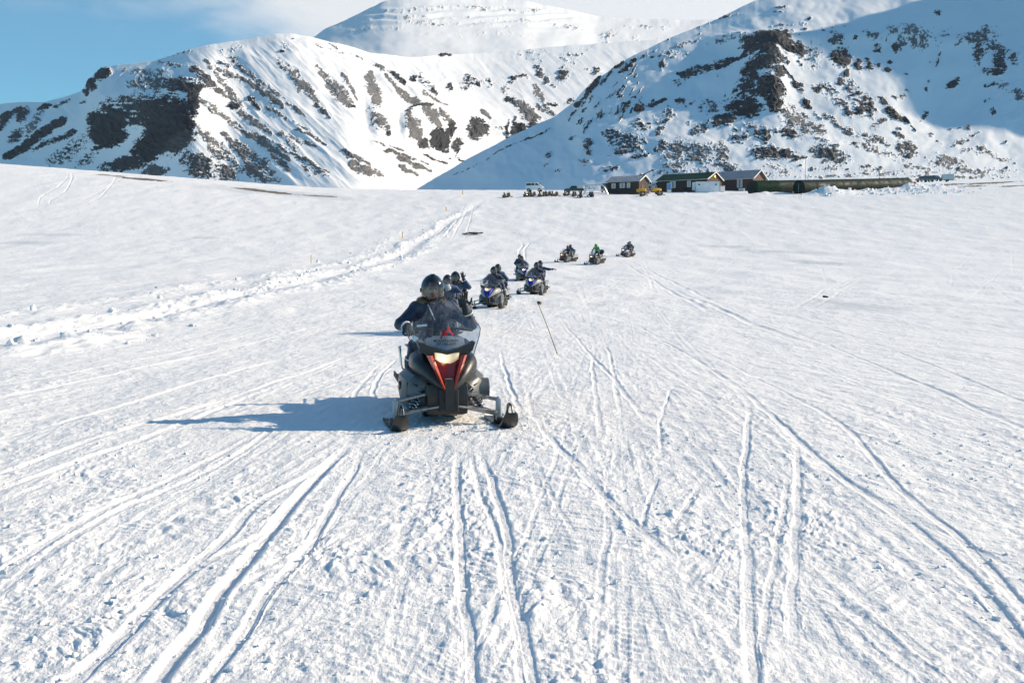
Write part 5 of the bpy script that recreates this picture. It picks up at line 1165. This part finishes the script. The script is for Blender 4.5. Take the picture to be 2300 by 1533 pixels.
# vehicles
def wheel_on(root, x, y, r, wd=.26):
    s = 1 if y > 0 else -1
    mb = MB(); mb.tube([(x, y-s*wd/2, r), (x, y-s*wd*.42, r), (x, y+s*wd*.42, r), (x, y+s*wd/2, r)], [r*.9, r, r, r*.9], 24); t = mb.build('wheel', TYRE, root, True, 40)
    mb = MB(); mb.tube([(x, y+s*wd*.40, r), (x, y+s*wd*.53, r)], [r*.55, r*.5], 18); mb.build('rim', RIM, t, True, 40)
def vehicle(name, label, cat, px, D, yaw, prof, width, mat, wheels, panes, wr, extras=(), taper=.93, dz=0):
    "side outline in (x forward, z); windows as outlines on the sides; faces +X"
    x, d, z = spot(px, D); root = empty(name, label, cat, (x, d, z-.03+dz), R(yaw), group='vehicles parked at the camp')
    zm = max(p[1] for p in prof); mb = MB(); hw = width/2; belt = zm*.58; yw = lambda zz, s: s*hw*(1 if zz < belt else 1-(1-taper)*(zz-belt)/(zm-belt))
    mb.loft([[(px_, yw(pz, -1), pz) for px_, pz in prof], [(px_, yw(pz, 1), pz) for px_, pz in prof]])
    bmesh.ops.bevel(mb.bm, geom=[e for e in mb.bm.edges if len(e.link_faces) == 2 and e.calc_face_angle(0) > .9], offset=.05, segments=2, affect='EDGES'); mb.build('body', mat, root, True, 35)
    for po in panes:
        for s in (-1, 1):
            mb = MB(); mb.loft([[(a, yw(b, s)+s*.012, b) for a, b in po], [(a, yw(b, s)-s*.03, b) for a, b in po]]); mb.build('window', GLS, root, True, 30)
    for xw in wheels:
        for s in (-1, 1): wheel_on(root, xw, s*(hw-.10), wr)
    for nm, c, dm, mt in extras:
        mb = MB(); mb.box(c, dm, bev=min(dm)*.25); mb.build(nm, mt, root, True, 35)
    return root
vanp = [(-2.3, .55), (-2.35, .9), (-2.3, 1.6), (-2.15, 2.35), (-1.9, 2.45), (.9, 2.45), (1.15, 2.38), (1.85, 1.65), (2.3, 1.45), (2.45, 1.2), (2.45, .75), (2.35, .55)]
vanw = [[(-2.05, 1.65), (-1.98, 2.22), (-.75, 2.24), (-.75, 1.65)], [(-.65, 1.65), (-.65, 2.24), (.2, 2.24), (.2, 1.65)], [(.45, 1.65), (.45, 2.22), (.95, 2.18), (1.45, 1.66)]]
def screen_box(a, b, w_): return a
vehicle('van', 'white high-wheeled van with dark windows at the left end of the parked vehicles', 'van', 1200, 288, -14, vanp, 1.95, WHITE, (-1.45, 1.5), vanw, .46,
 (('windscreen', (1.53, 0, 2.02), (.05, 1.55, .75), GLS), ('bumper', (2.47, 0, .78), (.12, 1.8, .25), BLK), ('headlight', (2.44, .68, 1.15), (.10, .28, .2), CHROME), ('headlight', (2.44, -.68, 1.15), (.10, .28, .2), CHROME), ('roof_rack', (-.6, 0, 2.52), (2.2, 1.5, .06), SILV), ('grille', (2.46, 0, 1.1), (.06, .8, .2), BLK)), dz=.1)
pup = [(-2.5, .55), (-2.55, 1.15), (-.75, 1.15), (-.7, 1.75), (-.5, 1.85), (.55, 1.85), (.75, 1.78), (1.25, 1.2), (2.35, 1.1), (2.5, .95), (2.5, .55)]
vehicle('pickup', 'dark pickup truck with a pale canopy, facing left beside the pipe frame', 'pickup truck', 1289, 276, 172, pup, 1.85, BLKC, (-1.55, 1.6), [[(-.6, 1.25), (-.55, 1.7), (.0, 1.72), (.0, 1.25)], [(.08, 1.25), (.08, 1.72), (.6, 1.7), (1.0, 1.25)]], .42,
 (('canopy', (-1.62, 0, 1.50), (1.75, 1.75, .72), CREAM), ('bumper', (2.5, 0, .7), (.14, 1.75, .22), BLK), ('headlight', (2.46, .66, .95), (.1, .3, .16), CHROME), ('headlight', (2.46, -.66, .95), (.1, .3, .16), CHROME)))
suv = [(-2.2, .5), (-2.25, 1.1), (-2.1, 1.75), (-1.9, 1.82), (.5, 1.82), (.75, 1.75), (1.3, 1.15), (2.2, 1.02), (2.35, .85), (2.35, .5)]
suvw = [[(-1.95, 1.18), (-1.88, 1.66), (-1.0, 1.68), (-1.0, 1.18)], [(-.9, 1.18), (-.9, 1.68), (-.05, 1.68), (-.05, 1.18)], [(.05, 1.18), (.05, 1.68), (.6, 1.64), (1.0, 1.18)]]
vehicle('dark_van', 'dark van standing half behind the left end of the small log hut', 'van', 1362, 280, -75, vanp, 1.9, BLKC, (-1.45, 1.5), vanw, .40, (('bumper', (2.47, 0, .75), (.1, 1.8, .22), SILV), ('windscreen', (1.53, 0, 2.02), (.05, 1.5, .72), GLS)))
vehicle('white_van', 'white van seen from behind between the log hut and the lodge', 'van', 1471, 287, 98, vanp, 1.95, WHITE, (-1.45, 1.5), vanw, .38, (('rear_window', (-2.24, 0, 1.95), (.08, 1.4, .6), GLS), ('bumper', (-2.36, 0, .65), (.1, 1.8, .2), SILV), ('tail_light', (-2.33, .82, 1.2), (.06, .12, .5), TAIL), ('tail_light', (-2.33, -.82, 1.2), (.06, .12, .5), TAIL)))
vehicle('minibus', 'white minibus mostly hidden by the small log hut gable, beside the white van', 'van', 1458, 296, 95, vanp, 1.95, WHITE, (-1.45, 1.5), vanw, .38, (('rear_window', (-2.24, 0, 1.95), (.08, 1.4, .6), GLS),))
vehicle('off_roader', 'black off-road car beyond the snow heaps, left of its neighbour', 'car', 2067, 318, 200, suv, 1.85, BLKC, (-1.4, 1.45), suvw, .42, (('headlight', (2.3, .65, .9), (.1, .3, .16), CHROME), ('headlight', (2.3, -.65, .9), (.1, .3, .16), CHROME), ('bumper', (2.35, 0, .62), (.12, 1.7, .2), GLINT)), dz=.9)
vehicle('off_roader', 'black off-road car with a painted gold glint standing next to the white box trailer', 'car', 2091, 322, -60, suv, 1.85, BLKC, (-1.4, 1.45), suvw, .42, (('headlight', (2.3, .65, .9), (.1, .3, .16), CHROME), ('headlight', (2.3, -.65, .9), (.1, .3, .16), CHROME), ('bumper', (2.35, 0, .62), (.12, 1.7, .2), GLINT)), dz=.95)
x, d, z = spot(2120, 320); tr = empty('box_trailer', 'white box trailer on wheels at the right end of the camp', 'trailer', (x, d, z+.75), R(-10), group='vehicles parked at the camp')
mb = MB(); mb.box((0, 0, 1.35), (3.2, 1.9, 1.7), bev=.06); mb.build('body', WHITE, tr, True, 35); mb = MB(); mb.box((0, 0, .47), (3.0, 1.5, .08)); mb.tube([(1.5, 0, .45), (2.5, 0, .42)], .06, 8); mb.build('chassis', BLK, tr)
for s in (-1, 1): wheel_on(tr, -.1, s*.85, .38)
mb = MB(); mb.box((-1.62, 0, 1.35), (.04, 1.5, 1.45), bev=.01); mb.build('door', WDOOR, tr, True, 35)
x, d, z = spot(2047, 300); ob = empty('canvas_bundle', 'small orange-red bundle lying left of the black cars', 'bundle', (x, d, z+.5)); mb = MB()
mb.ellip((0, 0, .3), (.5, .35, .36)); mb.ellip((-.35, 0, .2), (.3, .3, .24)); mb.ellip((.1, .05, .6), (.2, .2, .2)); ob2 = link('bundle_cloth', remesh(mb, 'bundle_cloth', .05, 2, [ORNG]), ob); mb = MB(); mb.tube([(.03, math.cos(a)*.37, .3+math.sin(a)*.38) for a in np.linspace(0, 6.283, 18, endpoint=False)], .03, 5, closed=True); mb.build('cord', BLK, ob)
# yellow tank trailers
def tank(label, px, D, yaw):
    x, d, z = spot(px, D); o = empty('tank_trailer', label, 'trailer', (x, d, z), R(yaw), group='yellow tank trailers')
    mb = MB(); secs = []
    for q, k in ((-1.15, .55), (-1.05, .85), (-.85, 1), (.75, 1), (1.0, .85), (1.12, .5)): secs.append([(q, .52*k*math.cos(a)*(1.0), .98+.44*k*math.sin(a)) for a in np.linspace(0, 2*math.pi, 20, endpoint=False)])
    mb.loft(secs); bd = mb.build('tank', YEL, o, True, 50); mb = MB(); mb.tube([(-.3, 0, 1.38), (-.3, 0, 1.5)], .14, 12); mb.build('filler_cap', YEL, bd)
    mb = MB(); mb.box((0, 0, .5), (2.2, .7, .10), bev=.02); mb.tube([(1.0, .2, .5), (1.9, 0, .45)], .05, 6); mb.tube([(1.0, -.2, .5), (1.9, 0, .45)], .05, 6); mb.tube([(1.7, 0, .45), (1.7, 0, .05)], .04, 6); mb.build('chassis', BLK2, o)
    for s in (-1, 1): wheel_on(o, -.2, s*.55, .36, .24)
tank('yellow tank trailer in front of the small log hut gable, left of the pair', 1438, 252, 175); tank('yellow tank trailer with its drawbar towards the left, right of the pair', 1472, 256, 190)
# pipe frame of an unclad shelter
x, d, z = spot(1337, 258); pf = empty('pipe_frame', 'bare arched pipe frame of a shelter between the pickup and the log hut', 'frame', (x, d, z), R(-8))
arch = lambda yy: [(-2.9, yy, 0), (-2.2, yy, 1.5), (-1.6, yy, 2.2), (1.6, yy, 2.2), (2.2, yy, 1.5), (2.9, yy, 0)]
for yy in (-1.6, 0, 1.6):
    mb = MB(); mb.tube(arch(yy), .085, 6); mb.build('arch', PIPE, pf)
for q in (0, 1, 2, 3, 4, 5):
    a = arch(-1.6)[q]; mb = MB(); mb.tube([a, (a[0], 1.6, a[2])], .07, 6); mb.build('rail', PIPE, pf)
for x0, z0, x1, z1 in ((-2.55, .75, 2.55, .75), (-1.6, 2.2, -.5, .75), (.5, 2.2, -.5, .75), (.5, 2.2, 1.5, .75), (2.2, 1.5, 1.5, .75)):
    mb = MB(); mb.tube([(x0, -1.6, z0), (x1, -1.6, z1)], .06, 6); mb.build('brace', PIPE, pf)
# boom loader behind the hut
x, d, z = spot(1446, 290); bl = empty('boom_loader', 'machine with a dark raised boom sticking up behind the log hut roof', 'loader', (x, d, z+.1))
mb = MB(); mb.tube([(-1.6, 0, 3.9), (1.9, 0, 5.6)], [.16, .11], 8); mb.build('boom', BLK2, bl); mb = MB(); mb.box((2.0, 0, 5.6), (.6, .8, .45), bev=.05); mb.build('bucket', BLK2, bl); mb = MB(); mb.box((-1.2, 0, 2.0), (1.3, 1.4, 1.6), bev=.08); mb.box((-.2, 0, 1.1), (3.4, 1.6, .7), bev=.08); mb.build('body', BLK2, bl)
for xx in (-1.3, 1.1):
    for s in (-1, 1): wheel_on(bl, xx, s*.9, .5, .35)
# poles
def pole(name, label, px, D, h, r, mat, guys=0, dz=0):
    x, d, z = spot(px, D); o = empty(name, label, 'pole', (x, d, z+dz-.1)); mb = MB(); mb.tube([(0, 0, 0), (0, 0, h*.6), (0, 0, h)], [r, r*.85, r*.6], 8); mb.build('shaft', mat, o)
    mb = MB(); mb.ellip((0, 0, h+r), (r*1.3, r*1.3, r*1.2)); mb.build('finial', mat, o)
    for k in range(guys):
        a = k*2*math.pi/3+.4; mb = MB(); mb.tube([(0, 0, h*.85), (math.cos(a)*h*.45, math.sin(a)*h*.2, 0)], .012, 4); mb.build('guy_wire', SEAM, o)
pole('flagpole', 'bare pale flagpole rising behind the left end of the lodge', 1500, 290, 7.2, .07, PIPE)
pole('mast', 'tall thin dark mast rising behind the green tunnels', 1803, 300, 8.6, .07, BLK2, 3, .2)
# parked snowmobiles: one joined mesh, copied
def joined(src, name):
    b = bmesh.new(); mats = []
    def rec(o, M):
        for ch in o.children:
            Mc = M @ ch.matrix_local if False else M @ ch.matrix_parent_inverse @ ch.matrix_basis
            if ch.type == 'MESH' and not ch.name.startswith(('lettering', 'sticker', 'mountain_emblem', 'bulb', 'windshield', 'screen_edge')):
                me = ch.data.copy(); me.transform(Mc); off = []
                for m in me.materials:
                    m = {'lit_headlamp': GRY, 'silver_grey_plastic': BLK2, 'painted_reflection': BLK2, 'grey_plastic': BLK2, 'dull_aluminium': BLK2, 'worn_steel': GRY, 'blue_paint': BLK, 'bright_blue_paint': DBLU}.get(m.name, m)
                    if m not in mats: mats.append(m)
                    off.append(mats.index(m))
                n0 = len(b.faces); b.from_mesh(me); b.faces.ensure_lookup_table()
                for f in b.faces[n0:]: f.material_index = off[min(f.material_index, len(off)-1)] if off else 0
                bpy.data.meshes.remove(me)
            if not ch.name.startswith('windshield'): rec(ch, Mc)
    rec(src, Matrix.Identity(4))
    mb = MB(); mb.bm.free(); mb.bm = b
    mb.tube([(-.3, .3, .95), (0, .2, 1.15), (.3, .3, .95)], .05, 6)
    me = bpy.data.meshes.new(name); b.to_mesh(me); b.free()
    for m in mats: me.materials.append(m)
    return me
PARK = joined(sled_blue, 'parked_snowmobile')
LABS = [(1144, 238, 150, 'parked snowmobile standing alone, farthest left of the camp row'), (1189, 239, 152, 'parked snowmobile below the rear wheel of the white high-wheeled van'), (1201, 241, 156, 'parked snowmobile below the middle of the white high-wheeled van'),
 (1223, 240, 148, 'parked snowmobile just right of the white van, first of a close trio'), (1235, 242, 153, 'parked snowmobile in the middle of the close trio right of the white van'), (1251, 241, 146, 'parked snowmobile with its skis pointing right, last of the close trio'),
 (1277, 243, 152, 'parked snowmobile in front of the nose of the dark pickup'), (1291, 240, 165, 'parked snowmobile in front of the pickup, left one of an overlapping pair'), (1302, 237, 178, 'parked snowmobile in front of the pickup canopy, nearer one of an overlapping pair'),
 (1324, 240, 190, 'parked snowmobile in front of the bare pipe frame'), (1446, 240, 152, 'parked snowmobile beside the drawbar of the left yellow tank trailer'), (1484, 243, 152, 'parked snowmobile at the right end of the right yellow tank trailer')]
for px_, D_, yw, lab in LABS:
    o = bpy.data.objects.new('snowmobile', PARK); COL.objects.link(o); o.matrix_world = ground_frame(px_, D_, R(yw)); tag(o, lab, 'snowmobile', 'snowmobiles parked at the camp')
# ---------------------------------------------------------------- markers and small things
YP = pmat('yellow_pole', (.70, .40, .02), .5); BAMB = pmat('bamboo', (.30, .17, .05), .6, noise=.3, nscale=20)
for px_, y0, y1, lab in ((700, 572, 591, 'yellow marker post in the left snow field, biggest of the yellow posts'), (905, 521, 535, 'yellow marker post beside the ploughed way, second from the front'), (1003, 464, 474, 'small yellow marker post near the top of the ploughed way'), (1040, 428, 437, 'tiny yellow marker post where the ploughed way meets the skyline')):
    x, d, z = hit(px_, y1); h = (y1-y0)/F*d; o = empty('marker_post', lab, 'marker post', (x, d, z-.1), 0, 'yellow marker posts'); r_ = max(.03, .9*d/F)
    mb = MB(); mb.tube([(0, 0, 0), (.01*h, 0, h*.78)], r_, 8); mb.build('shaft', YP, o); mb = MB(); mb.tube([(.01*h, 0, h*.78), (.012*h, 0, h+.1)], [r_*1.1, r_], 8); mb.build('top_band', YEL, o)
x, d, z = hit(1252, 795); o = empty('marker_stick', 'thin leaning bamboo stick with a small black and yellow flag', 'marker stick', (x, d, z))
top = Vector(((1207-1252)/F*d, .05, (795-677)/F*d)); mb = MB(); mb.tube([top*-.05, top*.5+Vector((.012, 0, 0)), top], [.010, .008, .007], 7); mb.build('stick', BAMB, o)
mb = MB(); mb.add([top+Vector(q) for q in ((-.012, 0, .01), (.05, -.01, .005), (.085, 0, -.015), (.08, .01, -.062), (.04, 0, -.06), (.004, 0, -.055))], [(0, 1, 2, 3, 4, 5)]); bmesh.ops.solidify(mb.bm, geom=mb.bm.faces[:], thickness=.006); fl = mb.build('flag', BLK2, o)
mb = MB(); mb.add([top+Vector(q) for q in ((.045, -.012, -.012), (.082, -.008, -.02), (.078, -.004, -.055), (.04, -.012, -.05))], [(0, 1, 2, 3)]); bmesh.ops.solidify(mb.bm, geom=mb.bm.faces[:], thickness=.006); mb.build('flag_stripe', YP, fl)
x, d, z = hit(1060, 527); tp = empty('timber_heap', 'low heap of dark old timbers lying on the snow beside the ploughed way', 'timber heap', (x, d, z))
rg = random.Random(3); mb = MB()
for k in range(11): mb.box((rg.uniform(-1.1, 1.1), rg.uniform(-.5, .5), .12+.06*rg.random()+.05*(k % 3)), (rg.uniform(.7, 1.6), rg.uniform(.14, .3), .12), Matrix.Rotation(rg.uniform(-.5, .5), 3, 'Z') @ Matrix.Rotation(rg.uniform(-.15, .15), 3, 'Y'), bev=.02)
mb.build('timber', pmat('old_timber', (.05, .036, .024), .8, noise=.4, nscale=4), tp, True, 30)
x, d, z = hit(1853, 666); rk = empty('rock', 'small dark rock alone on the open snow at the right', 'rock', (x, d, z)); mb = MB(); mb.ellip((0, 0, .035), (.11, .08, .06)); mb.ellip((.1, .02, .03), (.07, .06, .045)); mb.ellip((-.06, .02, .05), (.06, .05, .05))
link('stone', remesh(mb, 'stone', .012, 1, [BLK2]), rk)
# broken snow thrown up along the ploughed way
rg = random.Random(21); mb = MB(); base = bmesh.new(); bmesh.ops.create_icosphere(base, subdivisions=2, radius=1); bv = [v.co.copy() for v in base.verts]; bf = [[v.index for v in f.verts] for f in base.faces]; base.free()
def chunk(x, d, s, sink=.25):
    z = surf(x, d); q = [rg.uniform(0, 6.28) for _ in range(6)]; M = Matrix.Rotation(rg.uniform(0, 6.28), 3, 'Z') @ Matrix.Rotation(rg.uniform(0, 6.28), 3, 'X'); sc = Vector((s*rg.uniform(.7, 1.4), s*rg.uniform(.7, 1.3), s*rg.uniform(.5, 1.0)))
    pts = []
    for v in bv:
        k = 1+.16*math.sin(4*v.x+q[0])+.16*math.sin(4.5*v.y+q[1])+.13*math.sin(5*v.z+q[2]); w = Vector((max(-.75, min(.75, v.x)), max(-.7, min(.7, v.y)), max(-.7, min(.7, v.z))))*k
        pts.append(Vector((x, d, z+s*(.5-sink)*.6))+M @ Vector((w.x*sc.x, w.y*sc.y, w.z*sc.z)))
    mb.add(pts, bf)
xs = (np.array([-13.2, -12.6, -12.9, -14.6, -14.2, -14, -13.4, -11.5, -8.6, -7]), np.array([-9.4, -9.8, -11.0, -12.2, -11.6, -11, -10.2, -8.6, -5.6, -4.4]), np.array([-16.5, -16.3, -16.4, -18.0, -17.5, -17, -16.4, -13.6, -10.6, -9]))
for i in range(210):
    d = 23*math.exp(rg.random()*2.2); xx = float(np.interp(d, WAYD, xs[rg.choice((0, 0, 1, 1, 2))]))+rg.gauss(0, .75)+.9*math.sin(d*.3); s = .02*math.exp(rg.random()**3*2.1)*(1+d/160)
    if abs(xx/d) < .55: chunk(xx, d, s)
for i in range(420):
    px_ = rg.choice((rg.gauss(1965, 40), rg.gauss(2052, 22), rg.gauss(2110, 35), rg.gauss(1857, 28))); d = rg.uniform(232, 254); xx = (px_-CX)/F*d; chunk(xx, d, .10*math.exp(rg.random()**2*1.6))
for i in range(1900):
    d = 4.2*math.exp(rg.random()*1.0); xx = rg.uniform(-.5, .5)*d
    if float(vn(np.array([xx*.8+3]), np.array([d*.7]), 61)[0]) < .22: continue
    chunk(xx, d, .006*math.exp(rg.random()**2*1.35), .42)
for i in range(150):
    d = rg.gauss(10.9, .5); xx = rg.choice((-.53, .53, -.53, .53, 0))-.66+rg.gauss(0, .13)
    chunk(xx, d, .008*math.exp(rg.random()**2*1.3), .3)
tag(mb.build('snow_chunks', M_SNOW, None, True, 60), kind='stuff')
# ---------------------------------------------------------------- thin mountain air
mb = MB(); mb.box((0, 2100, 560), (6400, 5000, 1146))
hm = bpy.data.materials.new('thin_air'); hm.use_nodes = True; N, L = nodes(hm)
for n in list(N):
    if n.type == 'BSDF_PRINCIPLED': N.remove(n)
pv = N.new('ShaderNodeVolumePrincipled'); pv.inputs['Color'].default_value = (.80, .89, 1, 1); pv.inputs['Density'].default_value = 5.5e-5; pv.inputs['Anisotropy'].default_value = .25
L.new(pv.outputs[0], [n for n in N if n.type == 'OUTPUT_MATERIAL'][0].inputs['Volume'])
hz = mb.build('haze', hm, None, False); tag(hz, kind='stuff')
SC.cycles.volume_bounces = 0
